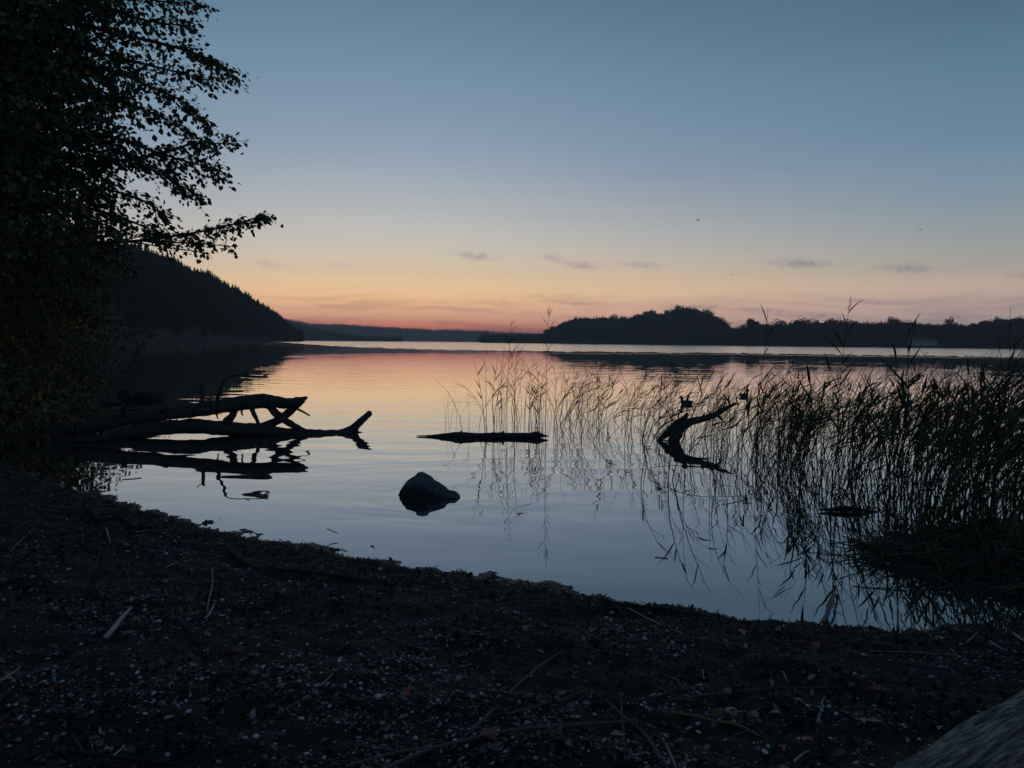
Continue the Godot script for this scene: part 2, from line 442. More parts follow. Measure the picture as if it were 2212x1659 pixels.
func make_water() -> void:
	var s := Shape.new()
	var cols := 560; var rows := 860
	var near := 3.2; var far := 120.0; var half := deg_to_rad(54.0)
	var hs := PackedFloat32Array(); hs.resize((cols + 1) * (rows + 1))
	var rr := PackedFloat32Array(); rr.resize(rows + 1)
	for j in rows + 1:
		rr[j] = near * pow(far / near, float(j) / rows)
		for i in cols + 1:
			var a := lerpf(-half, half, float(i) / cols)
			hs[j * (cols + 1) + i] = swell(sin(a) * rr[j], -cos(a) * rr[j], rr[j])
	for j in rows + 1:
		var j0 := maxi(j - 1, 0); var j1 := mini(j + 1, rows)
		for i in cols + 1:
			var a := lerpf(-half, half, float(i) / cols)
			var i0 := maxi(i - 1, 0); var i1 := mini(i + 1, cols)
			var gr := (hs[j1 * (cols + 1) + i] - hs[j0 * (cols + 1) + i]) / (rr[j1] - rr[j0])
			var ga := (hs[j * (cols + 1) + i1] - hs[j * (cols + 1) + i0]) / (rr[j] * 2.0 * half * (i1 - i0) / cols)
			var out := Vector3(sin(a), 0, -cos(a)); var side := Vector3(cos(a), 0, sin(a))
			s.put(Vector3(sin(a) * rr[j], hs[j * (cols + 1) + i], -cos(a) * rr[j]), (Vector3.UP - out * gr - side * ga).normalized())
	for j in rows:
		for i in cols:
			var a := j * (cols + 1) + i
			s.quad(a, a + cols + 1, a + cols + 2, a + 1)
	kind(build("water", s.mesh(), mats.calm_water), "structure", "still lake water mirroring the dusk sky")
	# the rest of the lake
	s = Shape.new()
	for side in 3:
		var a0: float = [-half, -deg_to_rad(105.0), half][side]; var a1: float = [half, -half, deg_to_rad(105.0)][side]
		var radii: Array = [far, 250.0, 800.0, 2200.0, 5200.0] if side == 0 else [2.0, far, 250.0, 800.0, 2200.0, 5200.0]
		var first := s.v.size()
		for r in radii:
			for i in 41:
				var a := lerpf(a0, a1, i / 40.0)
				s.put(Vector3(sin(a) * r, 0, -cos(a) * r), Vector3.UP)
		for j in radii.size() - 1:
			for i in 40:
				var a := first + j * 41 + i
				s.quad(a, a + 41, a + 42, a + 1)
	kind(build("distant_water", s.mesh(), mats.distant_water), "structure", "smooth water farther out on the lake")
	# far out a breeze ruffles the lake: a pale strip, with ragged edges
	var near_edge := [[500, 950.0], [560, 700.0], [610, 480.0], [650, 350.0], [700, 255.0], [780, 200.0], [900, 170.0], [1106, 152.0], [1400, 150.0], [1600, 148.0], [1900, 138.0], [2212, 128.0], [2700, 120.0]]
	var st := Shape.new()
	var N := 260
	for i in N + 1:
		var px := lerpf(505.0, 2690.0, float(i) / N)
		var d := edge_at(near_edge, px) * (1.0 + 0.10 * noise_a.get_noise_1d(px * 0.9) + 0.07 * noise_b.get_noise_1d(px * 4.0))
		var dir := towards(px, 738.0); dir = Vector3(dir.x / -dir.z, 0, -1.0)
		for k in 4:
			var dd: float = d * [1.0, 1.12, 1.5, 1.0][k]
			if k == 3: dd = maxf(d * 1.6, 4200.0)
			st.put(dir * dd + Vector3.UP * 0.004, Vector3.UP)
	for i in N:
		for k in 3:
			var a := i * 4 + k
			st.quad(a, a + 1, a + 5, a + 4)
	kind(build("ruffled_water", st.mesh(), mats.ruffled_water), "structure", "pale strip of breeze-ruffled water below the far shore")
	# thin cat's-paws in front of it
	var sk := Shape.new()
	for q in [[1180, 2230, 0.86, 0.03], [700, 1100, 0.93, 0.025], [560, 660, 0.62, 0.02], [545, 610, 0.5, 0.016], [900, 1500, 0.80, 0.018], [1700, 2300, 0.91, 0.02]]:
		var first := sk.v.size()
		for i in 61:
			var t := i / 60.0
			var px := lerpf(q[0], q[1], t)
			var d: float = edge_at(near_edge, px) * q[2] * (1.0 + 0.04 * noise_b.get_noise_1d(px * 3.0 + q[0]))
			var dir := towards(px, 738.0); dir = Vector3(dir.x / -dir.z, 0, -1.0)
			var wdt: float = d * q[3] * sin(PI * t) * (0.6 + 0.8 * absf(noise_a.get_noise_1d(px * 5.0))) + 0.01
			sk.put(dir * d + Vector3.UP * 0.004, Vector3.UP)
			sk.put(dir * (d + wdt) + Vector3.UP * 0.004, Vector3.UP)
		for i in 60:
			var a := first + i * 2
			sk.quad(a, a + 1, a + 3, a + 2)
	kind(build("ruffled_water", sk.mesh(), mats.ruffled_water), "structure", "thin pale streaks of ruffled water before the wide strip")

func edge_at(e: Array, px: float) -> float:
	for i in e.size() - 1:
		if px <= e[i + 1][0]: return lerpf(e[i][1], e[i + 1][1], clampf((px - e[i][0]) / (e[i + 1][0] - e[i][0]), 0.0, 1.0))
	return e[-1][1]

func steps(parts: Array) -> PackedFloat32Array:              # [from, to, step] in turn
	var out := PackedFloat32Array()
	for p in parts:
		var x: float = p[0]
		while x < p[1] - 1e-4:
			out.append(x); x += p[2]
	out.append(parts[-1][1])
	return out

var beach: Node3D

func make_land() -> void:
	beach = base("beach")
	kind(beach, "structure", "dark gravel beach sloping down to the lake")
	var xs := steps([[-420, -60, 12.0], [-60, -14, 1.0], [-14, -9, 0.25], [-9, 6.5, 0.055], [6.5, 14, 0.3], [14, 60, 3.0], [60, 400, 20.0]])
	var zs := steps([[-440, -60, 12.0], [-60, -24, 1.0], [-24, -12.5, 0.25], [-12.5, -1.6, 0.055], [-1.6, 4, 0.3], [4, 60, 3.0], [60, 300, 20.0]])
	var s := Shape.new()
	for z in zs:
		for x in xs:
			s.put(Vector3(x, land(x, z), z), Vector3.UP, Vector2(x, z))
	for j in zs.size() - 1:
		for i in xs.size() - 1:
			var a := j * xs.size() + i
			s.quad(a, a + 1, a + xs.size() + 1, a + xs.size())
	s.smooth()
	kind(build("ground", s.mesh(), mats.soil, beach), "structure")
	var bed := PlaneMesh.new(); bed.size = Vector2(11000, 11000)
	var b := build("lake_bed", bed, mats.soil)
	b.position = Vector3(0, -3.0, -2000)
	kind(b, "structure", "lake bed under the water")

# a wooded hill: stations are [px, py of its skyline, distance of its shore, distance of its crest]
func hill(called: String, label: String, stations: Array, trees: float, humps: float, seedv: int) -> Array:
	var s := Shape.new()
	var along := stations.size() - 1; var sub := 8; var across := 10
	var lines := []
	for i in along * sub + 1:
		var k := mini(i / sub, along - 1); var t := float(i) / sub - k
		var a: Array = stations[k]; var b: Array = stations[k + 1]
		var p0: Array = stations[maxi(k - 1, 0)]; var p3: Array = stations[mini(k + 2, along)]
		var px := lerpf(a[0], b[0], t); var py := cubic_interpolate(a[1], b[1], p0[1], p3[1], t)
		py = clampf(py, minf(a[1], b[1]) - 2.0, maxf(a[1], b[1]) + 2.0)
		var ds := lerpf(a[2], b[2], t); var dr := lerpf(a[3], b[3], t)
		var ray := towards(px, py)
		var flat := Vector3(ray.x, 0, ray.z); var tan_e := ray.y / flat.length()
		var dir := flat.normalized()
		var top := maxf(EYE + dr * tan_e - trees * 0.85, 1.0)
		lines.append([dir, ds, dr, top, px])
	for L in lines:
		for j in across + 1:
			var u := float(j) / across
			var dd: float; var h: float
			if u <= 0.7:
				var q := u / 0.7
				dd = lerpf(L[1], L[2], q); h = -0.6 + (L[3] + 0.6) * pow(sin(q * PI * 0.5), 0.85)
			else:
				var q := (u - 0.7) / 0.3
				dd = lerpf(L[2], L[2] + (L[2] - L[1]) * 0.7 + 60.0, q); h = L[3] * (1.0 - q * q) - 1.0 * q
			var p: Vector3 = L[0] * dd
			if u > 0.02 and u < 0.99: h += humps * noise_a.get_noise_2d(p.x * 0.02 + seedv, p.z * 0.02) * clampf(h * 0.2, 0.0, 1.0)
			s.put(Vector3(p.x, h, p.z), Vector3.UP)
	for i in lines.size() - 1:
		for j in across:
			var a := i * (across + 1) + j
			s.quad(a, a + 1, a + across + 2, a + across + 1)
	s.smooth()
	kind(build(called, s.mesh(), mats.forest_floor), "structure", label)
	return [s, lines, across]

# spread trees over a hill's mesh; returns the places
func wood(h: Array, n: int, low: float, high: float, seedv: int, from := 0.03, to := 0.82) -> Array:
	rng.seed = seedv
	var s: Shape = h[0]; var lines: Array = h[1]; var across: int = h[2]
	var out := []
	for k in n:
		var i := rng.randf() * (lines.size() - 1.001); var j := lerpf(from, to, pow(rng.randf(), 0.8)) * across
		var a := int(i); var b := int(j); var u := i - a; var w := j - b
		var q := a * (across + 1) + b
		var p := s.v[q].lerp(s.v[q + across + 1], u).lerp(s.v[q + 1].lerp(s.v[q + across + 2], u), w)
		var size := lerpf(low, high, pow(rng.randf(), 1.4))
		var wide := size * rng.randf_range(0.85, 1.2)
		if house_at != Vector3.ZERO and rng.randf() < 0.80:
			var hd := Vector2(house_at.x, house_at.z); var q2 := Vector2(p.x, p.z)
			if absf(hd.normalized().cross(q2)) < 15.0 and q2.length() < hd.length() + 14.0: continue
		out.append(Transform3D(Basis(Vector3.UP, rng.randf() * TAU).scaled(Vector3(wide, size, wide)), p - Vector3.UP * 0.03 * size))
	return out

func tints(n: int, a: Color, b: Color, seedv: int, odd := Color(0, 0, 0, 0), share := 0.0) -> Array:
	rng.seed = seedv
	var out := []
	for i in n:
		var c := a.lerp(b, rng.randf())
		if rng.randf() < share: c = c.lerp(odd, rng.randf_range(0.4, 1.0))
		out.append(c)
	return out

func conifer(seedv: int, tiers := 11) -> ArrayMesh:            # one unit tall
	var r := RandomNumberGenerator.new(); r.seed = seedv
	var s := Shape.new()
	s.tube([Vector3.ZERO, Vector3(0, 0.5, 0), Vector3(0, 0.98, 0)], [0.018, 0.012, 0.003], 5, 0.0, 0, 1)
	for k in tiers:
		var t := float(k) / tiers
		var y := 0.12 + t * 0.84
		var rad := (0.19 * pow(1.0 - t, 0.85) + 0.012) * r.randf_range(0.85, 1.15)
		var arms := 9 if k < tiers - 3 else 6
		for a in arms:
			var ang := TAU * (a + r.randf_range(-0.3, 0.3)) / arms + k * 0.7
			var L := rad * r.randf_range(0.7, 1.15)
			var w := Vector3(cos(ang), 0, sin(ang)); var side := Vector3(-sin(ang), 0, cos(ang))
			var dr := r.randf_range(0.10, 0.32)
			var up := (w * 0.35 + Vector3.UP).normalized()
			var a0 := s.put(Vector3(0, y + 0.045, 0), up)
			var a1 := s.put(w * L * 0.55 + side * L * 0.34 + Vector3.UP * (y - dr * L * 0.7), up)
			var a2 := s.put(w * L + Vector3.UP * (y - dr * L * 1.1), up)
			var a3 := s.put(w * L * 0.55 - side * L * 0.34 + Vector3.UP * (y - dr * L * 0.7), up)
			var a4 := s.put(w * L * 0.3 + Vector3.UP * (y - dr * L * 1.6 - 0.03), up)
			s.tri(a0, a2, a1); s.tri(a0, a3, a2); s.tri(a1, a2, a4); s.tri(a2, a3, a4)
	return s.mesh()

func broadleaf(seedv: int, clumps := 420) -> ArrayMesh:        # one unit tall
	var r := RandomNumberGenerator.new(); r.seed = seedv
	var s := Shape.new()
	s.tube([Vector3.ZERO, Vector3(0.01, 0.3, 0), Vector3(0, 0.62, 0.01)], [0.028, 0.018, 0.006], 5, 0.0, 0, 1)
	var lobes := []
	for k in 11:
		var a := r.randf() * TAU; var q := r.randf_range(0.05, 0.26); var y := r.randf_range(0.3, 0.86)
		lobes.append([Vector3(cos(a) * q * (1.15 - y * 0.6), y, sin(a) * q * (1.15 - y * 0.6)), r.randf_range(0.10, 0.17)])
	for k in 4:
		var a := TAU * k / 4.0
		s.tube([Vector3(0, 0.25, 0), Vector3(cos(a) * 0.12, 0.45, sin(a) * 0.12), Vector3(cos(a) * 0.18, 0.62, sin(a) * 0.18)], [0.012, 0.008, 0.003], 4, 0.0, 0, 1)
	for k in clumps:
		var L: Array = lobes[k % lobes.size()]
		var w := Vector3(r.randfn(), r.randfn(), r.randfn()).normalized()
		var p: Vector3 = L[0] + w * L[1] * pow(r.randf(), 0.35)
		var n := (w + Vector3.UP * 0.5 + 0.5 * Vector3(r.randfn(), r.randfn(), r.randfn())).normalized()
		var t := n.cross(Vector3(r.randfn(), r.randfn(), r.randfn())).normalized()
		var b := n.cross(t)
		var sz := r.randf_range(0.018, 0.042)
		var a0 := s.put(p - t * sz, n); var a1 := s.put(p + b * sz * 0.8 + n * sz * 0.3, n); var a2 := s.put(p + t * sz, n); var a3 := s.put(p - b * sz * 0.8 + n * sz * 0.2, n)
		s.quad(a0, a1, a2, a3)
	return s.mesh()

var house_at := Vector3.ZERO

func make_hills() -> void:
	house_at = at(1988, 741, 735.0)
	var con := conifer(1); var bro := broadleaf(2); var bro_one := broadleaf(12, 1300); var con_far := conifer(3, 6); var bro_far := broadleaf(4, 130)
	var dark_a := Color(0.018, 0.026, 0.014); var dark_b := Color(0.036, 0.045, 0.022); var rusty := Color(0.07, 0.04, 0.015)
	var h := hill("hill", "steep wooded hill falling to the water on the left", [[-420, 480, 210, 300], [-150, 480, 250, 340], [100, 505, 310, 400], [280, 530, 380, 490], [330, 545, 420, 530], [380, 565, 470, 580], [440, 590, 540, 650], [500, 622, 620, 730], [550, 650, 700, 810], [600, 680, 800, 890], [630, 708, 880, 950], [652, 736, 960, 1010]], 13.0, 5.0, 1)
	var p := wood(h, 3600, 7.0, 13.0, 21); kind(scatter("broadleaf_wood", bro, mats.far_foliage, p, tints(p.size(), dark_a, dark_b, 5, rusty, 0.25)), "stuff", "dark broadleaf wood covering the steep hill on the left")
	p = wood(h, 2200, 9.0, 16.5, 22); kind(scatter("conifer_wood", con, mats.far_foliage, p, tints(p.size(), dark_a, dark_b, 6)), "stuff", "spruces rising along the crest of the left hill")
	h = hill("hill", "wooded rise at the right that ends in a point", [[1040, 738, 1250, 1300], [1110, 733, 1200, 1280], [1165, 722, 1150, 1250], [1204, 703, 1100, 1200], [1243, 689, 1060, 1170], [1282, 684, 1040, 1150], [1321, 685, 1020, 1140], [1360, 689, 1000, 1120], [1389, 677, 980, 1110], [1408, 672, 970, 1100], [1430, 677, 960, 1090], [1459, 665, 950, 1080], [1498, 665, 940, 1070], [1525, 674, 930, 1060], [1549, 686, 920, 1040], [1568, 700, 910, 1020], [1590, 716, 900, 990]], 15.0, 4.0, 2)
	p = wood(h, 3000, 7.0, 15.0, 23); p.append_array(wood(h, 60, 15.0, 20.0, 46, 0.3, 0.72)); kind(scatter("broadleaf_wood", bro, mats.far_foliage, p, tints(p.size(), dark_a, dark_b, 7, rusty, 0.2)), "stuff", "dark broadleaf wood on the rise at the right")
	p = wood(h, 1300, 9.0, 17.5, 24); kind(scatter("conifer_wood", con, mats.far_foliage, p, tints(p.size(), dark_a, dark_b, 8)), "stuff", "spruces on the crest of the rise at the right")
	h = hill("hill", "low wooded shore across the lake on the right", [[1560, 730, 880, 960], [1600, 722, 870, 950], [1640, 712, 860, 940], [1700, 708, 850, 940], [1771, 706, 845, 930], [1837, 708, 840, 920], [1934, 708, 830, 910], [2004, 709, 820, 900], [2090, 711, 810, 890], [2160, 704, 800, 880], [2212, 702, 790, 870], [2400, 700, 770, 850], [2700, 700, 740, 830]], 12.0, 2.0, 3)
	p = wood(h, 2300, 9.0, 19.0, 25, 0.02, 0.8); p.append_array(wood(h, 110, 17.0, 26.0, 45, 0.25, 0.72)); kind(scatter("broadleaf_wood", bro, mats.far_foliage, p, tints(p.size(), dark_a, dark_b, 9, rusty, 0.2)), "stuff", "dark broadleaf wood along the far shore on the right")
	p = wood(h, 300, 12.0, 20.0, 26, 0.3, 0.8); kind(scatter("conifer_wood", con, mats.far_foliage, p, tints(p.size(), dark_a, dark_b, 10)), "stuff", "spruces sticking out of the wood along the right far shore")
	h = hill("hill", "hazy wooded slope behind the end of the left hill", [[520, 668, 1700, 2000], [607, 688, 1700, 2000], [640, 700, 1720, 2000], [680, 710, 1740, 2000], [718, 717, 1760, 2000], [762, 724, 1780, 2000], [810, 730, 1800, 1980], [870, 736, 1850, 1950]], 12.0, 4.0, 4)
	p = wood(h, 1800, 8.0, 15.0, 27); kind(scatter("wood", bro_far, mats.far_foliage, p, tints(p.size(), dark_a, dark_b, 11)), "stuff", "hazy wood on the slope behind the left hill")
	h = hill("hill", "long blue ridge at the far end of the lake", [[500, 682, 3000, 3600], [610, 687, 3000, 3600], [661, 696, 3000, 3600], [735, 700, 3000, 3600], [774, 703, 3000, 3600], [813, 705, 3000, 3600], [876, 707, 3000, 3600], [931, 711, 3000, 3600], [1009, 712, 3000, 3600], [1087, 716, 3000, 3600], [1165, 720, 3000, 3600], [1300, 725, 3000, 3600], [1500, 728, 3000, 3600]], 13.0, 8.0, 5)
	p = wood(h, 4200, 9.0, 17.0, 28, 0.3, 0.8); kind(scatter("wood", con_far, mats.far_foliage, p, tints(p.size(), dark_a, dark_b, 12)), "stuff", "blue hazy wood on the long ridge at the far end of the lake")
	h = hill("hill", "low wooded point before the blue ridge", [[1030, 737, 1900, 2000], [1052, 730, 1880, 2000], [1087, 725, 1860, 2000], [1150, 727, 1850, 2000], [1230, 728, 1850, 2000]], 12.0, 2.0, 6)
	p = wood(h, 420, 9.0, 15.0, 29, 0.02, 0.8); kind(scatter("wood", bro_far, mats.far_foliage, p, tints(p.size(), dark_a, dark_b, 13)), "stuff", "hazy wood on the low point before the blue ridge")
	# single trees that stand out on the skyline across the lake
	for q in [[1612, 684, 748, 880, "broad round-crowned tree just right of the gap in the far woods", 0], [1636, 691, 748, 885, "smaller round tree leaning on the broad one right of the gap", 0], [1572, 692, 747, 915, "thin tree at the left edge of the gap in the far woods", 0], [1846, 693, 751, 850, "pointed spruce above the middle of the right far shore", 1], [1873, 689, 751, 850, "tallest spruce above the middle of the right far shore", 1], [2050, 693, 752, 835, "pointed spruce above the white house", 1], [2120, 689, 753, 815, "left one of the big round trees at the right end of the far shore", 0], [2152, 686, 753, 812, "big round tree at the right end of the far shore", 0], [2185, 688, 754, 808, "right one of the big round trees at the right end of the far shore", 0], [1404, 668, 747, 1090, "tall spruce clump on the left shoulder of the right rise", 1]]:
		var top := at(q[0], q[1], q[3]); var foot := at(q[0], q[2], q[3])
		foot.y = minf(foot.y, top.y - 14.0)
		foot.y = maxf(foot.y, 0.5)
		var t := base("spruce" if q[5] == 1 else "broadleaf_tree", foot)
		tag(t, q[4], "tree")
		var hgt := top.y - foot.y
		var whole: ArrayMesh = con if q[5] == 1 else bro_one
		var crown := build("crown", whole, mats.single_tree, t)
		crown.scale = Vector3(hgt * (1.0 if q[5] == 1 else 1.15), hgt, hgt * (1.0 if q[5] == 1 else 1.15)); crown.rotation.y = q[0]
		var tr := Shape.new(); tr.tube([Vector3(0, -1, 0), Vector3(0, hgt * 0.4, 0)], [hgt * 0.03, hgt * 0.02], 7, 0.1, 3)
		build("trunk", tr.mesh(), mats.bark, t)
	# the white house among the trees
	var c := house_at; c.y = 1.6
	var hs := base("house", c); hs.rotation.y = -0.42
	tag(hs, "white house half hidden by trees on the far right shore", "house")
	var wall := BoxMesh.new(); wall.size = Vector3(15, 6.0, 9)
	build("wall", wall, mats.white_wall, hs).position = Vector3(-3, 3.0, 0)
	var wall2 := BoxMesh.new(); wall2.size = Vector3(9, 5.0, 8)
	build("wall", wall2, mats.white_wall, hs).position = Vector3(9.2, 2.5, 0.6)
	for q in [[-3.0, 6.0, 15.8, 10.0, 2.6], [9.2, 5.0, 9.6, 9.0, 2.2]]:
		var pr := PrismMesh.new(); pr.size = Vector3(q[3], q[4], q[2])
		var rf := build("roof", pr, mats.roof_tile, hs)
		rf.position = Vector3(q[0], q[1] + q[4] * 0.5, 0.3); rf.rotation.y = PI / 2
	for q in [[-8.5, 4.3], [-5.2, 4.3], [-1.9, 4.3], [1.6, 4.3], [-8.5, 1.4], [-5.2, 1.4], [1.6, 1.4], [7.5, 3.2], [10.8, 3.2], [7.5, 1.1]]:
		var f := BoxMesh.new(); f.size = Vector3(1.5, 1.6, 0.12)
		var zf := 4.55 if q[0] < 5.0 else 4.65
		var w := build("window", f, mats.frame, hs); w.position = Vector3(q[0], q[1], zf)
		var g := BoxMesh.new(); g.size = Vector3(1.2, 1.3, 0.05)
		build("pane", g, mats.pane, w).position = Vector3(0, 0, 0.07)

# ------------------------------------------------------------------ the trees on the left bank
const LEAF_TINTS := [Color(0.08, 0.115, 0.066), Color(0.115, 0.135, 0.07), Color(0.06, 0.10, 0.066), Color(0.14, 0.10, 0.025), Color(0.24, 0.11, 0.02), Color(0.13, 0.035, 0.02), Color(0.30, 0.20, 0.05)]

func leaf_tint(autumn: float) -> Color:
	if rng.randf() < autumn: return LEAF_TINTS[rng.randi_range(3, 6)]
	return LEAF_TINTS[rng.randi_range(0, 2)]

func leaf_frame(p: Vector3, dir: Vector3, size: float) -> Transform3D:
	var face := (Vector3.UP + 0.9 * Vector3(rng.randfn(), rng.randfn() * 0.5, rng.randfn())).normalized()
	var s := dir.cross(face).normalized()
	return Transform3D(Basis(s, s.cross(dir).normalized(), dir).scaled(Vector3.ONE * size), p)

# leaves along a drooping twig; each is added to places
func sprig(p: Vector3, dir: Vector3, length: float, n: int, size: float, autumn: float, places: Array, cols: Array) -> void:
	for k in n:
		var t := (k + rng.randf()) / n
		var q := p + dir * length * t + Vector3.DOWN * 0.25 * length * t * t + Vector3(rng.randfn(), rng.randfn(), rng.randfn()) * 0.035
		var d := (dir * 0.6 + Vector3(rng.randfn() * 0.7, rng.randfn() * 0.5 - 0.45, rng.randfn() * 0.7)).normalized()
		places.append(leaf_frame(q, d, size * rng.randf_range(0.5, 1.4)))
		cols.append(leaf_tint(autumn))

var leaf_mesh: ArrayMesh

# a bough through points [px, py, depth] with twigs and leaves; it is a branch part of its tree
func bough(tree: Node3D, pts: Array, thick: float, twig: float, density: float, autumn: float, own_leaves: int, places: Array, cols: Array, bare := 0.25) -> void:
	var P := []
	for q in pts: P.append(at(q[0], q[1], q[2]) - tree.position)
	var R := []
	for i in P.size(): R.append(lerpf(thick, 0.006, pow(float(i) / (P.size() - 1), 0.7)))
	var s := Shape.new()
	s.tube(P, R, 6, 0.12, int(pts[0][1]) + 900, 5)
	var total := 0.0
	for i in P.size() - 1: total += P[i].distance_to(P[i + 1])
	var n := int(total * density)
	var tips := []
	for k in n:
		var t := lerpf(bare, 1.0, (k + rng.randf()) / n) * (P.size() - 1.001)
		var i := int(t)
		var p: Vector3 = P[i].cubic_interpolate(P[i + 1], P[maxi(i - 1, 0)], P[mini(i + 2, P.size() - 1)], t - i)
		var d: Vector3 = (P[i + 1] - P[i]).normalized()
		var side := d.cross(Vector3.UP).normalized()
		var end := t / (P.size() - 1.0)
		var w := (d * rng.randf_range(0.6, 1.1) + side * rng.randf_range(-0.9, 0.9) + Vector3.UP * rng.randf_range(-0.55, 0.45)).normalized()
		var L := twig * rng.randf_range(0.5, 1.1) * lerpf(1.0, 0.55, end)
		s.tube([p, p + w * L * 0.55 + Vector3.UP * 0.03 * L, p + w * L + Vector3.DOWN * 0.2 * L], [0.006, 0.004, 0.002], 4, 0.0, 0, 2)
		tips.append([p + w * L * 0.2, w, L * 0.95])
	var br := build("branch", s.mesh(), mats.bark, tree)
	var made := 0
	for k in tips.size():
		var q: Array = tips[tips.size() - 1 - k]
		var mine := []; var mc := []
		sprig(q[0], q[1], q[2], int(maxf(4.0, q[2] * 30.0)), 0.074, autumn, mine, mc)
		for j in mine.size():
			if made < own_leaves:
				var o := build("leaf", leaf_mesh, mats[["tree_leaf_green", "tree_leaf_olive", "tree_leaf_dark"][j % 3] if rng.randf() > autumn else "tree_leaf_russet"], br)
				o.transform = mine[j]; made += 1
			else:
				places.append(mine[j]); cols.append(mc[j])

func mass_edge(y: float) -> float:
	return edge_at([[-200, 330.0], [0, 275.0], [60, 262.0], [120, 285.0], [200, 300.0], [280, 285.0], [340, 300.0], [400, 285.0], [460, 262.0], [520, 262.0], [560, 245.0], [640, 215.0], [700, 180.0], [760, 140.0], [800, 95.0], [850, 60.0], [900, 35.0], [960, 20.0]], y)

func make_trees() -> void:
	var one := Shape.new(); one.leaf(Vector3.ZERO, Vector3(0, 0, 1), Vector3.UP, 1.0, 0.72, 0.15)
	leaf_mesh = one.mesh()
	for q in [["tree_leaf_green", lin(0.05, 0.07, 0.034)], ["tree_leaf_olive", lin(0.07, 0.085, 0.036)], ["tree_leaf_dark", lin(0.04, 0.058, 0.034)], ["tree_leaf_russet", lin(0.13, 0.06, 0.02)]]:
		plain(q[0], q[1], 0.75, false, 0.3)
		mats[q[0]].backlight_enabled = true; mats[q[0]].backlight = Color(0.35, 0.35, 0.3)
	rng.seed = 501
	# the tall tree whose boughs reach over the lake
	var foot := Vector3(-10.0, land(-10.0, -12.4) - 0.1, -12.4)
	var A := base("broadleaf_tree", foot)
	tag(A, "tall broadleaf tree at the left edge whose leafy boughs droop over the lake", "tree")
	var s := Shape.new()
	s.tube([Vector3(0, -0.4, 0), Vector3(0.1, 1.2, 0.1), Vector3(-0.15, 4.0, -0.2), Vector3(0.3, 7.5, -0.1), Vector3(0.6, 11.0, -0.4)], [0.36, 0.29, 0.24, 0.17, 0.08], 12, 0.14, 61, 6)
	build("trunk", s.mesh(), mats.bark, A)
	var pl := []; var cl := []
	var boughs := [
		[[[-60, 60, 13.0], [100, -40, 12.8], [230, -30, 12.6], [330, 0, 12.4], [412, 6, 12.2]], 26],
		[[[-60, 120, 12.6], [90, 0, 12.4], [230, 20, 12.2], [320, 45, 12.0], [386, 54, 11.8]], 22],
		[[[-60, 160, 13.2], [100, 50, 13.0], [260, 75, 12.6], [390, 105, 12.4], [450, 128, 12.3], [498, 156, 12.2]], 26],
		[[[-60, 200, 13.0], [110, 100, 12.7], [250, 125, 12.5], [360, 150, 12.4], [456, 176, 12.4]], 22],
		[[[-60, 240, 12.4], [90, 140, 12.0], [230, 150, 11.8], [330, 190, 11.7], [400, 222, 11.6], [444, 270, 11.6]], 20],
		[[[-60, 280, 13.4], [90, 180, 13.2], [210, 205, 13.0], [320, 240, 12.9], [410, 288, 12.8]], 18],
		[[[-60, 420, 12.8], [90, 340, 12.6], [220, 350, 12.5], [330, 335, 12.4], [420, 310, 12.3], [497, 312, 12.2]], 26],
		[[[-60, 400, 12.2], [90, 310, 12.0], [230, 295, 11.9], [340, 330, 11.8], [415, 352, 11.8], [470, 366, 11.7]], 18],
		[[[-60, 360, 13.6], [80, 265, 13.4], [220, 310, 13.2], [310, 358, 13.1], [370, 388, 13.0], [416, 418, 13.0]], 18],
		[[[-60, 470, 13.0], [70, 385, 12.9], [180, 400, 12.7], [290, 425, 12.6], [352, 462, 12.5]], 12],
		[[[-60, 520, 12.6], [60, 440, 12.4], [200, 452, 12.2], [300, 485, 12.1], [345, 502, 12.0]], 10]]
	for b in boughs: bough(A, b[0], 0.06, 0.62, 13.0, 0.12, b[1], pl, cl)
	# the long low bough, sparsely leaved
	bough(A, [[-60, 560, 13.2], [90, 520, 13.0], [250, 524, 12.8], [400, 506, 12.6], [490, 487, 12.5], [566, 468, 12.4]], 0.05, 0.42, 14.0, 0.05, 40, pl, cl, 0.45)
	bough(A, [[300, 520, 12.75], [380, 524, 12.7], [440, 527, 12.7], [503, 533, 12.6]], 0.02, 0.34, 13.0, 0.05, 20, pl, cl, 0.25)
	bough(A, [[280, 522, 12.8], [330, 530, 12.9], [400, 540, 12.9], [452, 548, 12.9]], 0.016, 0.30, 9.0, 0.05, 12, pl, cl, 0.3)
	# the crown's inner mass
	for k in 4600:
		var y := rng.randf_range(-190.0, 560.0)
		var lim := mass_edge(y) * 1.02
		var x := rng.randf_range(-150.0, lim)
		var u := x / lim
		if u > 0.40 and rng.randf() < pow((u - 0.40) / 0.60, 0.48) * 0.99: continue
		var p := at(x, y, rng.randf_range(10.6, 17.0) if u < 0.5 else rng.randf_range(11.4, 14.5)) - foot
		var w := Vector3(rng.randf_range(-0.2, 1.0), rng.randf_range(-0.6, 0.4), rng.randfn() * 0.6).normalized()
		sprig(p, w, rng.randf_range(0.35, 0.75), 15, 0.085, 0.08 + 0.22 * smoothstep(300.0, 560.0, y) + (0.25 if x > 120 and y < 160 else 0.0), pl, cl)
	kind(scatter("crown", leaf_mesh, mats.foliage, pl, cl, A), "stuff")
	# the lower tree beside it, turning yellow
	var foot_b := Vector3(-13.6, land(-13.6, -17.0) - 0.1, -17.0)
	var B := base("broadleaf_tree", foot_b)
	tag(B, "low spreading tree turning yellow that overhangs the water below the tall one", "tree")
	s = Shape.new()
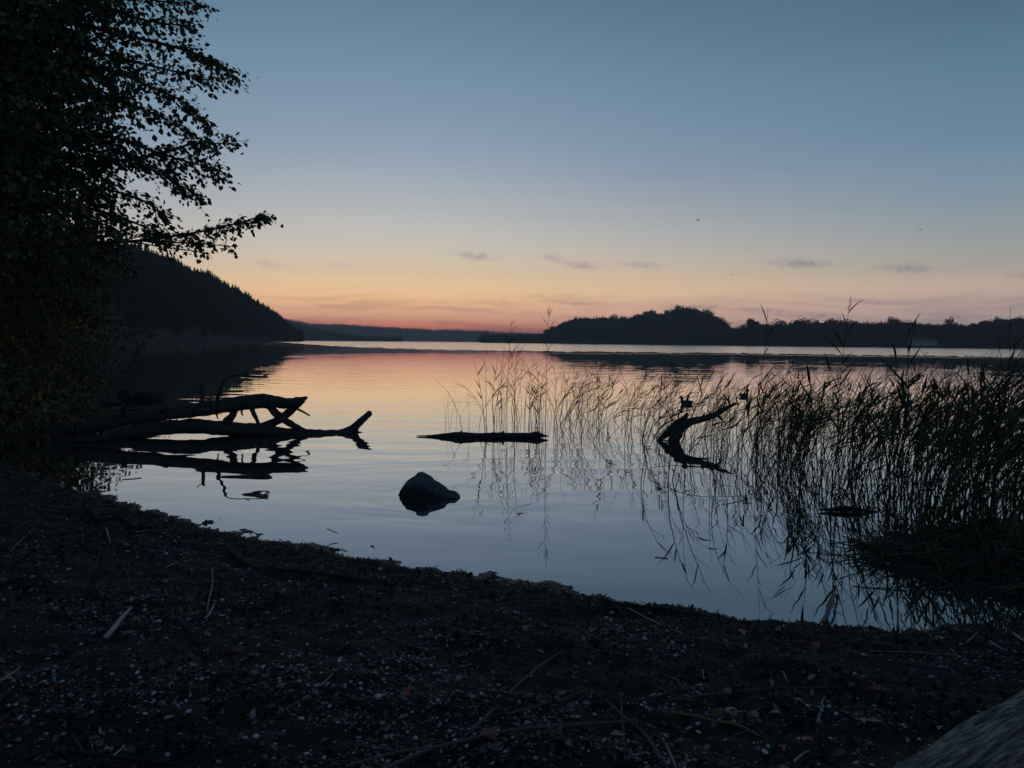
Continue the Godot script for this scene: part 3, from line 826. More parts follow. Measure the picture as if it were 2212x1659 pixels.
	s.tube([Vector3(0, -0.4, 0), Vector3(0.3, 1.0, 0.1), Vector3(0.9, 2.6, 0.2), Vector3(1.4, 4.4, 0.0)], [0.24, 0.2, 0.15, 0.07], 10, 0.15, 71, 6)
	build("trunk", s.mesh(), mats.bark, B)
	pl = []; cl = []
	for b in [[[[-150, 640, 17.0], [20, 600, 16.4], [130, 590, 16.0], [225, 600, 15.8]], 16], [[[-150, 660, 17.0], [20, 640, 16.2], [120, 650, 15.8], [195, 690, 15.6]], 16], [[[-150, 690, 16.8], [10, 700, 16.0], [100, 740, 15.6], [150, 790, 15.4]], 16], [[[-150, 560, 17.2], [40, 540, 16.8], [160, 550, 16.6], [268, 570, 16.4]], 12]]:
		bough(B, b[0], 0.06, 0.7, 13.0, 0.45, b[1], pl, cl)
	for k in 1500:
		var y := rng.randf_range(470.0, 850.0)
		var lim := mass_edge(y)
		var x := rng.randf_range(-150.0, lim)
		var u := x / lim
		if u > 0.6 and rng.randf() < (u - 0.6) / 0.4: continue
		var p := at(x, y, rng.randf_range(14.0, 20.0)) - foot_b
		if p.y + foot_b.y < 0.25: continue
		sprig(p, Vector3(rng.randf_range(-0.2, 1.0), rng.randf_range(-0.8, 0.2), rng.randfn() * 0.6).normalized(), rng.randf_range(0.4, 0.8), 13, 0.085, 0.18 + 0.30 * smoothstep(520.0, 700.0, y), pl, cl)
	kind(scatter("crown", leaf_mesh, mats.foliage, pl, cl, B), "stuff")
	# bushes on the bank below, and the ones that hide the far bank
	for q in [[20, 880, 17.0, 1.7, 1.25, 0.5, "low leafy bush at the water's edge on the far left", 420], [-60, 930, 12.5, 1.4, 1.2, 0.35, "dark bush at the left edge by the root end of the fallen tree", 260], [70, 800, 24.0, 3.2, 3.4, 0.25, "big dark bush on the left bank behind the low tree", 620], [80, 770, 33.0, 3.2, 4.6, 0.15, "dark rounded bush farther along the left bank", 520], [50, 770, 42.0, 4.6, 8.5, 0.12, "dark young tree far along the left bank", 800]]:
		var f := on_water(q[0], 900)
		f = at(q[0], 800, q[2]); f.y = maxf(land(f.x, f.z), 0.05)
		var C := base("bush" if q[4] < 6 else "broadleaf_tree", f)
		tag(C, q[6], "bush" if q[4] < 6 else "tree")
		s = Shape.new()
		for k in 5:
			var a: float = TAU * k / 5.0 + q[2]
			s.tube([Vector3(0, -0.3, 0), Vector3(cos(a) * 0.2 * q[3], q[4] * 0.4, sin(a) * 0.2 * q[3]), Vector3(cos(a) * 0.5 * q[3], q[4] * 0.8, sin(a) * 0.5 * q[3])], [0.05 * q[4] * 0.6, 0.03 * q[4] * 0.5, 0.006], 6, 0.1, k + 80, 3)
		build("trunk" if q[4] >= 6 else "stem", s.mesh(), mats.bark, C)
		pl = []; cl = []
		for k in int(q[7]):
			var w := Vector3(rng.randfn(), rng.randfn(), rng.randfn()).normalized() * pow(rng.randf(), 0.4)
			var p := Vector3(w.x * q[3], q[4] * (0.5 + 0.5 * w.y), w.z * q[3])
			if p.y < 0.1: continue
			sprig(p, (w + Vector3(rng.randfn(), rng.randfn() - 0.4, rng.randfn()) * 0.6).normalized(), 0.5 * maxf(1.0, q[4] * 0.35), 12, 0.08 * maxf(1.0, q[2] / 20.0), q[5], pl, cl)
		kind(scatter("crown" if q[4] >= 6 else "leafage", leaf_mesh, mats.foliage, pl, cl, C), "stuff")
	# the wood that goes on along the left shore
	pl = []
	for k in 640:
		var x := -18.0 - 300.0 * pow(rng.randf(), 0.9)
		var z := 0.0
		for i in shore_x.size() - 1:
			if x >= shore_x[i] and x <= shore_x[i + 1]: z = lerpf(shore_z[i], shore_z[i + 1], (x - shore_x[i]) / (shore_x[i + 1] - shore_x[i]))
		z += rng.randf_range(1.0, 26.0)
		var size := rng.randf_range(8.0, 16.0)
		pl.append(Transform3D(Basis(Vector3.UP, rng.randf() * TAU).scaled(Vector3(size * 1.1, size, size * 1.1)), Vector3(x, land(x, z) - 0.3, z)))
	kind(scatter("broadleaf_wood", broadleaf(31, 1500), mats.far_foliage, pl, tints(pl.size(), Color(0.018, 0.026, 0.014), Color(0.036, 0.045, 0.022), 41, Color(0.08, 0.05, 0.015), 0.3)), "stuff", "dark wood along the near left shore")

# ------------------------------------------------------------------ driftwood and the rock
func limb(pts: Array, px_to_m: float, s: Shape, origin: Vector3, gnarl: float, seedv: int, sides := 10, sub := 6) -> void:
	var P := []; var R := []
	for q in pts:
		P.append(at(q[0], q[1], q[2]) - origin); R.append(q[3] * px_to_m * q[2] / FOCAL)
	s.tube(P, R, sides, gnarl, seedv, sub)

func make_driftwood() -> void:
	var o := on_water(480, 941)
	var T := base("fallen_tree", o)
	tag(T, "bare fallen tree lying out from the left bank into the lake, its limbs crossing", "fallen tree")
	var parts := [
		["trunk", 0.16, [[-120, 985, 12.6, 30], [0, 948, 12.9, 25], [80, 940, 13.1, 20], [140, 926, 13.2, 20], [198, 918, 13.3, 18], [264, 906, 13.5, 15], [352, 896, 13.6, 13], [439, 884, 13.7, 15], [500, 874, 13.8, 16], [560, 867, 13.9, 16], [590, 867, 14.0, 13.5], [620, 871, 14.0, 11.5], [645, 866, 14.1, 9], [664, 858, 14.2, 2]]],
		["branch", 0.18, [[230, 944, 13.2, 8], [310, 932, 13.5, 13], [390, 922, 13.7, 16], [450, 922, 13.8, 16], [510, 926, 13.9, 15], [565, 930, 14.0, 14], [630, 935, 14.2, 9.5], [690, 936, 14.4, 8], [750, 937, 14.6, 8], [776, 938, 14.6, 6], [815, 941, 14.7, 1.5]]],
		["branch", 0.12, [[730, 940, 14.5, 12], [757, 932, 14.6, 12], [771, 918, 14.6, 8.5], [785, 905, 14.7, 7.5], [800, 891, 14.8, 6]]],
		["branch", 0.14, [[560, 868, 13.9, 9], [582, 878, 14.0, 8], [600, 896, 14.0, 9], [622, 912, 14.1, 8], [648, 926, 14.2, 6], [668, 935, 14.3, 5]]],
		["branch", 0.14, [[654, 864, 14.15, 7], [634, 882, 14.2, 8], [612, 900, 14.2, 9], [592, 912, 14.1, 9], [565, 922, 14.0, 8]]],
		["branch", 0.14, [[512, 878, 13.8, 6], [505, 890, 13.8, 7.5], [500, 900, 13.8, 8], [488, 912, 13.8, 10]]],
		["branch", 0.14, [[540, 874, 13.9, 5], [548, 893, 13.9, 5.5], [554, 905, 14.0, 4], [559, 918, 14.0, 4]]],
		["twig", 0.12, [[636, 881, 14.2, 3], [652, 888, 14.2, 2.4], [669, 898, 14.25, 1.6]]],
		["twig", 0.12, [[592, 870, 14.0, 1.6], [595, 878, 14.0, 1.2], [597, 884, 14.0, 1.0]]],
		["twig", 0.1, [[524, 878, 13.9, 2.5], [522, 893, 13.9, 2.0], [526, 898, 13.9, 0.8]]],
		["twig", 0.1, [[462, 886, 13.75, 3], [468, 896, 13.7, 2.2], [471, 905, 13.7, 1.0]]],
		["branch", 0.14, [[434, 882, 13.7, 5], [437, 862, 13.7, 4], [436, 840, 13.7, 3.4], [438, 831, 13.7, 2.2]]],
		["twig", 0.12, [[436, 842, 13.7, 2], [427, 836, 13.65, 1.4], [424, 833, 13.6, 0.6]]],
		["branch", 0.14, [[466, 876, 13.7, 5], [474, 850, 13.7, 3.6], [487, 818, 13.7, 2.4], [512, 811, 13.8, 2.4], [530, 812, 13.9, 3.6], [548, 814, 13.9, 2.6], [578, 815, 14.0, 2.0]]],
		["twig", 0.1, [[566, 814, 14.0, 1.8], [573, 811, 14.0, 1.6], [579, 809, 14.0, 1.2]]],
		["twig", 0.1, [[530, 812, 13.9, 2.5], [533, 804, 13.9, 1.6], [537, 800, 13.9, 0.8]]],
		["branch", 0.2, [[350, 892, 13.55, 7], [356, 884, 13.5, 5], [360, 880, 13.5, 2]]],
		["branch", 0.2, [[272, 902, 13.45, 8], [266, 890, 13.4, 6], [272, 884, 13.4, 2]]],
		["branch", 0.16, [[100, 945, 13.0, 10], [150, 952, 12.9, 8], [210, 950, 12.9, 6], [260, 946, 12.9, 3]]]]
	var n := 0
	for q in parts:
		var s := Shape.new()
		n += 1
		limb(q[2], 1.0, s, o, q[1] * 1.7, 200 + n, 12 if q[0] == "trunk" else 9)
		build(q[0], s.mesh(), mats.dead_wood, T)
	# the log that floats beside it
	o = on_water(1045, 942)
	var F := base("floating_log", o)
	tag(F, "long thin log floating low in the water between fallen tree and reeds", "log")
	var fs := Shape.new()
	limb([[900, 942, 14.0, 1.0], [930, 941.5, 14.0, 2.2], [966, 940, 14.0, 5.0], [994, 940, 14.0, 8.0], [1030, 941, 14.0, 5.8], [1082, 940.5, 14.0, 7.0], [1094, 941, 14.0, 6.0], [1140, 940.5, 14.0, 6.2], [1160, 940, 14.0, 8.5], [1172, 941, 14.0, 4.0], [1184, 942, 14.0, 1.0]], 1.0, fs, o, 0.2, 301)
	build("trunk", fs.mesh(), mats.dead_wood, F)
	for q in [[[994, 938, 14.0, 4], [997, 931.5, 14.0, 2.2]], [[1084, 938, 14.0, 4], [1088, 931, 14.0, 1.6]], [[1160, 938, 14.0, 3], [1165, 932, 14.0, 1.4]]]:
		fs = Shape.new(); limb(q, 1.0, fs, o, 0.2, 305, 7, 3); build("knot", fs.mesh(), mats.dead_wood, F)
	# the forked branch among the reeds
	o = on_water(1450, 953)
	var B := base("forked_branch", o)
	tag(B, "thick forked dead branch rising from the water at the edge of the reeds", "branch")
	for q in [["limb", 0.16, [[1452, 972, 13.7, 12], [1456, 948, 13.7, 12], [1467, 930, 13.7, 11], [1484, 914, 13.75, 9], [1513, 906, 13.8, 7.2], [1541, 897, 13.9, 7], [1567, 883, 14.0, 4.8], [1590, 871, 14.1, 2.6]]], ["limb", 0.16, [[1418, 955, 13.8, 2], [1428, 946, 13.8, 5], [1444, 934, 13.8, 9], [1464, 914, 13.8, 8], [1477, 905, 13.8, 6], [1485, 893, 13.8, 3.2]]], ["twig", 0.1, [[1517, 902, 13.8, 3], [1520, 895, 13.8, 1.8], [1523, 890, 13.8, 0.8]]], ["twig", 0.1, [[1550, 897, 13.9, 4], [1557, 904, 13.9, 2.8], [1563, 912, 13.9, 0.7]]], ["root", 0.16, [[1422, 954, 13.8, 4], [1440, 957, 13.8, 7], [1456, 958, 13.7, 9]]]]:
		n += 1
		var s := Shape.new(); limb(q[2], 1.0, s, o, q[1], 320 + n, 11); build(q[0], s.mesh(), mats.dead_wood, B)
	# dark wood adrift in the reeds at the right
	o = on_water(1830, 1102)
	fs = Shape.new()
	limb([[1764, 1101, 8.0, 0.5], [1790, 1101, 8.0, 3.5], [1825, 1099, 8.0, 6.5], [1855, 1101, 8.0, 4.5], [1898, 1106, 8.0, 0.6]], 1.0, fs, o, 0.2, 340)
	var w := build("driftwood", fs.mesh(), mats.dark_wood); w.position = o
	tag(w, "short dark piece of driftwood floating before the dense reeds", "driftwood")
	for q in [[[[1925, 1196, 6.6, 1], [1950, 1200, 6.6, 6], [1985, 1208, 6.6, 4], [2030, 1215, 6.6, 2]], "dark pointed driftwood at the upper tip of the matted reed bank"], [[[1945, 1226, 6.2, 1], [1970, 1228, 6.2, 3.5], [2010, 1230, 6.2, 2]], "thin dark stick lying in the water by the matted reed bank"]]:
		fs = Shape.new(); o = on_water(q[0][1][0], q[0][1][1]); limb(q[0], 1.0, fs, o, 0.2, 345)
		w = build("driftwood", fs.mesh(), mats.dark_wood); w.position = o; tag(w, q[1], "driftwood")
	# the big pale log at the lower right
	var L := base("log", on_beach(2080, 1650))
	tag(L, "thick pale weathered log in the bottom right corner of the beach", "log")
	var ls := Shape.new()
	# its upper edge runs from low on the bottom margin up to the right margin; it lies in the gravel
	var e0 := at(1918, 1664, 2.50); var e1 := at(2212, 1530, 2.95)
	var dirv := (e1 - e0).normalized()
	var mid := (e0 + e1) * 0.5 + Vector3(0.075, -0.128, 0.05)
	var fn2 := FastNoiseLite.new(); fn2.seed = 31; fn2.frequency = 1.0; fn2.fractal_octaves = 3
	var sd := dirv.cross(Vector3.UP).normalized(); var upv := sd.cross(dirv)
	var pts := []
	var SN := 84; var LN := 150
	for i in LN + 1:
		var t := lerpf(-1.3, 1.9, float(i) / LN)
		var c := mid + dirv * t + Vector3(0, 0.02 * sin(t * 2.6), 0.02 * cos(t * 1.9)) - L.position
		if i % 20 == 0: pts.append(c)
		var r0 := 0.175 * smoothstep(-1.45, -1.0, t) * (1.0 + 0.05 * sin(t * 3.0))
		for k in SN + 1:
			var a := TAU * (k % SN) / SN
			var ww := sd * cos(a) + upv * sin(a)
			var r := r0 * (1.0 + 0.16 * fn2.get_noise_3d(cos(a) * 1.3, sin(a) * 1.3, t * 0.9) + 0.10 * fn2.get_noise_3d(cos(a) * 4.5, sin(a) * 4.5, t * 1.3) + 0.05 * fn2.get_noise_3d(cos(a) * 14.0, sin(a) * 14.0, t * 2.2))
			r -= 0.022 * smoothstep(0.30, 0.45, fn2.get_noise_3d(cos(a) * 3.0 + 5.0, sin(a) * 3.0, t * 0.8))
			ls.put(c + ww * r, ww, Vector2(float(k) / SN, t))
	for i in LN:
		for k in SN:
			var a := i * (SN + 1) + k
			ls.quad(a, a + 1, a + SN + 2, a + SN + 1)
	ls.smooth()
	build("trunk", ls.mesh(), mats.pale_wood, L)
	ls = Shape.new(); ls.tube([pts[4] + upv * 0.12, pts[4] + upv * 0.17 + sd * 0.02, pts[4] + upv * 0.20 + sd * 0.04], [0.06, 0.045, 0.02], 9, 0.15, 352, 4)
	build("knot", ls.mesh(), mats.pale_wood, L)
	# the rock
	o = on_water(925, 1071)
	var rs := Shape.new()
	var fn := FastNoiseLite.new(); fn.seed = 12; fn.frequency = 3.0; fn.fractal_octaves = 4
	# outline of the top over its width: height of the ridge at each x (metres, left to right)
	var prof := [[-0.335, 0.02], [-0.31, 0.08], [-0.26, 0.15], [-0.19, 0.20], [-0.13, 0.25], [-0.075, 0.262], [-0.02, 0.25], [0.05, 0.205], [0.12, 0.165], [0.19, 0.125], [0.245, 0.085], [0.30, 0.07], [0.335, 0.055], [0.365, 0.015]]
	# across: a steep front, its shade painted in by vertex colour, a paler top that slopes up to the ridge, and the back
	var NA := 44
	for i in NA + 1:
		var x := lerpf(-0.345, 0.37, float(i) / NA)
		var hgt := edge_at(prof, x)
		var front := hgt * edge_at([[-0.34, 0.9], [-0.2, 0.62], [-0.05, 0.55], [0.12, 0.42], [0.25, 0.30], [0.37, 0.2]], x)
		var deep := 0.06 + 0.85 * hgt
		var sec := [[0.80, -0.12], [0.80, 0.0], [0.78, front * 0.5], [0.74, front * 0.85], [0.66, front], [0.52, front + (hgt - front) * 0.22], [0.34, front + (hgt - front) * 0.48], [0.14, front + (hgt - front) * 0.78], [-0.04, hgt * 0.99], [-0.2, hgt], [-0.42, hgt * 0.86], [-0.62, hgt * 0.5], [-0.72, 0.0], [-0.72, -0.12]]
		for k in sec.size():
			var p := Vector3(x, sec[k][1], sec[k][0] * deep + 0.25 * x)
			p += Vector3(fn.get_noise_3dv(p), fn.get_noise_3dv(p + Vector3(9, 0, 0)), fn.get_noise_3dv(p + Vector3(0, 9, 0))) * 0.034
			var front_shade := 1.0 if k >= 5 else 0.75 if k == 4 else 0.30
			rs.put(p, Vector3.UP, Vector2(x, k * 0.1), Color(front_shade, front_shade, front_shade))
	for i in NA:
		for k in 13:
			var a := i * 14 + k
			rs.quad(a, a + 1, a + 15, a + 14)
	rs.smooth()
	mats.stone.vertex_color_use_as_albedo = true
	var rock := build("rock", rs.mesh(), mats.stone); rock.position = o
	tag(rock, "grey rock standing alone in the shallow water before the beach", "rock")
	# stones by the left bank
	for q in [[322, 862, 0.50, 0.26, "broad low boulder in the water behind the fallen tree"], [268, 862, 0.20, 0.30, "upright reddish stone beside the low boulder at the left bank"], [240, 872, 0.34, 0.09, "flat stone awash left of the upright stone"], [300, 886, 0.25, 0.07, "flat pale-edged stone awash before the boulder at the left bank"], [84, 868, 0.75, 0.16, "pale flat gravelly slab at the water's edge on the far left"]]:
		rs = Shape.new()
		rs.blob(Vector3.ZERO, Vector3(q[2], q[3], q[2] * 0.7), 0.25, int(q[0]), 12, 18, 1.6); rs.smooth()
		var st := build("stone", rs.mesh(), mats.dark_stone)
		st.position = on_water(q[0], q[1]) + Vector3(0, 0.0, 0)
		tag(st, q[4], "stone")

# ------------------------------------------------------------------ ducks and birds
func duck(called: String, where: Vector3, heading: Vector2, label: String, turn: float) -> void:
	var D := base(called, where)
	D.scale = Vector3.ONE * 0.8
	D.rotation.y = atan2(-heading.y, heading.x)                   # +x is forward
	tag(D, label, "duck", "")
	# sections from tail to bill: [x, y, half width, half height]
	var sec := [[-0.275, 0.085, 0.004, 0.003], [-0.255, 0.083, 0.022, 0.008], [-0.21, 0.065, 0.050, 0.030], [-0.15, 0.045, 0.082, 0.060], [-0.07, 0.035, 0.102, 0.082], [0.02, 0.034, 0.104, 0.088], [0.09, 0.036, 0.090, 0.080], [0.14, 0.052, 0.066, 0.066], [0.165, 0.085, 0.044, 0.046], [0.176, 0.118, 0.032, 0.034], [0.182, 0.150, 0.029, 0.030], [0.192, 0.176, 0.033, 0.034], [0.212, 0.190, 0.035, 0.034], [0.236, 0.186, 0.029, 0.026], [0.256, 0.178, 0.018, 0.014], [0.262, 0.176, 0.004, 0.004]]
	var s := Shape.new()
	var sides := 14
	for q in sec:
		q[1] *= 1.42; q[3] *= 1.2 if q[0] < 0.15 else 1.35; q[2] *= 1.0 if q[0] < 0.15 else 1.25
	for i in sec.size():
		var a: Array = sec[i]; var b: Array = sec[maxi(i - 1, 0)]; var c: Array = sec[mini(i + 1, sec.size() - 1)]
		var d := Vector2(c[0] - b[0], c[1] - b[1]).normalized()
		for k in sides:
			var an := TAU * k / sides
			s.put(Vector3(a[0], a[1], 0) + Vector3(-d.y, d.x, 0) * sin(an) * a[3] + Vector3(0, 0, 1) * cos(an) * a[2], Vector3.UP)
	for i in sec.size() - 1:
		for k in sides:
			var a := i * sides + k; var b := i * sides + (k + 1) % sides
			s.quad(a, b, b + sides, a + sides)
	s.smooth()
	build("body", s.mesh(), mats.feathers, D)
	s = Shape.new()
	for i in 6:
		var t := i / 5.0
		for k in 8:
			var an := TAU * k / 8.0
			s.put(Vector3(lerpf(0.25, 0.328, t), 0.250 - 0.016 * t + sin(an) * lerpf(0.015, 0.005, t), cos(an) * (lerpf(0.014, 0.016, t) if i < 5 else 0.004)), Vector3.UP)
	for i in 5:
		for k in 8:
			var a := i * 8 + k; var b := i * 8 + (k + 1) % 8
			s.quad(a, b, b + 8, a + 8)
	s.smooth()
	build("bill", s.mesh(), mats.bill, D)
	for side in [-1, 1]:
		s = Shape.new()
		s.blob(Vector3.ZERO, Vector3(0.14, 0.036, 0.012), 0.06, 5, 8, 14)
		s.smooth()
		var w := build("wing", s.mesh(), mats.wing_feathers, D)
		w.position = Vector3(-0.085, 0.092, side * 0.088); w.rotation = Vector3(side * -0.35, 0, -0.10)
		s = Shape.new(); s.blob(Vector3.ZERO, Vector3.ONE * 0.0055, 0.0, 1, 6, 8)
		build("eye", s.mesh(), mats.duck_eye, D).position = Vector3(0.224, 0.278, side * 0.039)

func make_animals() -> void:
	duck("duck", duck_spots[0][0], duck_spots[0][1], "left duck, swimming leftwards in front of the reeds", 0.0)
	duck("duck", duck_spots[1][0], duck_spots[1][1], "right duck, swimming away to the right above the forked branch", 0.0)
	for q in [[1508, 475, 60.0, 0.14, "tiny dark bird or insect in the sky above the right rise"], [1807, 207, 60.0, 0.09, "tiny dark speck of a bird high in the sky at the right"], [1583, 593, 60.0, 0.08, "tiny dark speck of a bird low over the gap in the woods"], [1988, 496, 60.0, 0.10, "faint bird gliding in the sky over the white house"]]:
		var b := base("bird", at(q[0], q[1], q[2]))
		tag(b, q[4], "bird")
		b.rotation = Vector3(0.2, 0.5, 0.4)
		var s := Shape.new(); s.blob(Vector3.ZERO, Vector3(q[3], q[3] * 0.24, q[3] * 0.24), 0.1, 3, 6, 8); build("body", s.mesh(), mats.dark_bird, b)
		for side in [-1, 1]:
			s = Shape.new(); s.leaf(Vector3.ZERO, Vector3(-0.3, 0.25, side).normalized(), Vector3.UP, q[3] * 1.6, q[3] * 0.6, 0.2)
			build("wing", s.mesh(), mats.dark_bird, b)

# ------------------------------------------------------------------ reeds
# one reed in its own axes, leaning to +x: [stem mesh, leaf meshes, all in one]
func reed_kind(seedv: int, height: float, lean: float, leaves: int, plume: bool, thick := 0.0045, wide := 1.0) -> Dictionary:
	var r := RandomNumberGenerator.new(); r.seed = seedv
	var P := []; var R := []
	var kink := r.randf_range(-0.05, 0.05)
	for i in 7:
		var t := i / 6.0
		P.append(Vector3(lean * height * (0.55 * t * t + 0.3 * pow(t, 4.0)) + kink * sin(t * 5.0) * 0.4, height * t * (1.0 - 0.12 * lean * t), 0.03 * height * sin(t * 4.0 + seedv)))
		R.append(lerpf(thick, thick * 0.35, t))
	P[0] = P[0] - Vector3(0, 0.35, 0)
	var stem := Shape.new(); stem.tube(P, R, 5, 0.0, 0, 3)
	var blades := []
	for k in leaves:
		var t := lerpf(0.42, 0.97, (k + r.randf() * 0.7) / maxf(leaves, 1)) * 5.999
		var i := int(t)
		var p: Vector3 = P[i].lerp(P[i + 1], t - i)
		var along: Vector3 = (P[i + 1] - P[i]).normalized()
		var ang := r.randf_range(-0.9, 0.9) + (0.0 if r.randf() < 0.68 else PI)
		var out := (Vector3(cos(ang), 0, sin(ang)) * r.randf_range(0.35, 0.85) + along).normalized()
		var L := r.randf_range(0.16, 0.36) * (0.8 + 0.2 * height)
		var droop := r.randf_range(0.0, 0.35)
		var b := Shape.new(); var bp := []
		for j in 6:
			var q := j / 5.0
			bp.append(p + out * L * q + Vector3.DOWN * droop * L * q * q)
		b.blade(bp, wide * r.randf_range(0.013, 0.025), Vector3(-out.y, out.x, 0.4).normalized())
		blades.append(b)
	var pl: Shape = null
	if plume:
		pl = Shape.new()
		var tip: Vector3 = P[6]; var dir: Vector3 = (P[6] - P[5]).normalized()
		for k in 26:
			var u := k / 26.0
			var o := tip + dir * (u - 0.5) * 0.22
			var w := (dir * 0.9 + Vector3(r.randfn() * 0.5 + 0.2, r.randfn() * 0.3, r.randfn() * 0.5)).normalized()
			var L := 0.09 * (1.1 - u)
			pl.blade([o, o + w * L * 0.5, o + w * L + Vector3.DOWN * 0.02], 0.007, Vector3(0.2, 0.3, 1).normalized())
	return {"stem": stem, "blades": blades, "plume": pl, "height": height}

func merge_into(to: Shape, from: Shape, t: Transform3D, col: Color) -> void:
	var first := to.v.size()
	for i in from.v.size():
		to.v.append(t * from.v[i]); to.n.append((t.basis * from.n[i]).normalized()); to.uv.append(from.uv[i]); to.c.append(col)
	for k in from.idx: to.idx.append(first + k)

const REED_TINTS := [Color(0.08, 0.075, 0.036), Color(0.055, 0.07, 0.026), Color(0.13, 0.095, 0.05), Color(0.035, 0.038, 0.02), Color(0.08, 0.10, 0.03)]
var reed_protos := []
var reed_nodes := []

func reed_words(px: float, py: float, tilt: float, tall: float) -> Array:
	var where := "at the left end of the reed bed"; var group := "reeds of the sparse left fringe"
	for q in [[1010, "behind the floating log's left half"], [1080, "behind the floating log's right half"], [1150, "just right of the floating log"], [1230, "before the left slope of the wooded rise"], [1310, "between the floating log and the left duck"], [1400, "just left of the forked branch"], [1450, "behind the forked branch's foot"], [1530, "between the two ducks"], [1600, "under the forked branch's tip"], [1660, "right of the forked branch's tip"], [1720, "at the left edge of the dense thicket"], [1800, "left of the floating driftwood in the thicket"], [1900, "above the floating driftwood in the thicket"], [2000, "in the middle of the dense thicket"], [2100, "in the right part of the dense thicket"]]:
		if px >= q[0]: where = q[1]
	if px >= 1150: group = "reeds left of the forked branch"
	if px >= 1450: group = "reeds around the forked branch"
	if px >= 1720: group = "reeds of the dense right thicket"
	var lean := "left-leaning" if tilt < -0.04 else "upright" if tilt < 0.09 else "slightly right-leaning" if tilt < 0.24 else "strongly right-leaning"
	var size := "short" if tall < 0.75 else "middle-sized" if tall < 1.1 else "tall"
	var row := "back row" if py < 905 else "middle row" if py < 960 else "front row"
	return ["%s %s reed in the %s %s" % [size, lean, row, where], group]

func place_reed(k: int, where: Vector3, yaw: float, scale: float, label: String, group: String, dup := true, tilt := 0.0) -> Node3D:
	var q: Dictionary = reed_protos[k]
	var o: Node3D
	if reed_nodes[k] == null or not dup:
		o = base("reed", where)
		build("stem", q.stem.mesh(), mats["reed_stem"], o)
		for b in q.blades: build("leaf", b.mesh(), mats["reed_leaf"], o)
		if q.plume: build("plume", q.plume.mesh(), mats["reed_stem"], o)
		if dup: reed_nodes[k] = o
	else:
		o = reed_nodes[k].duplicate(); o.name = numbered("reed"); add_child(o)
		if k % 3 == 1:
			for c in o.get_children(): c.material_override = mats["reed_green"]
	o.transform = Transform3D((Basis(Vector3(0, 0, 1), -tilt) * Basis(Vector3.UP, yaw)).scaled(Vector3.ONE * scale), where)
	tag(o, label, "reed", group)
	return o

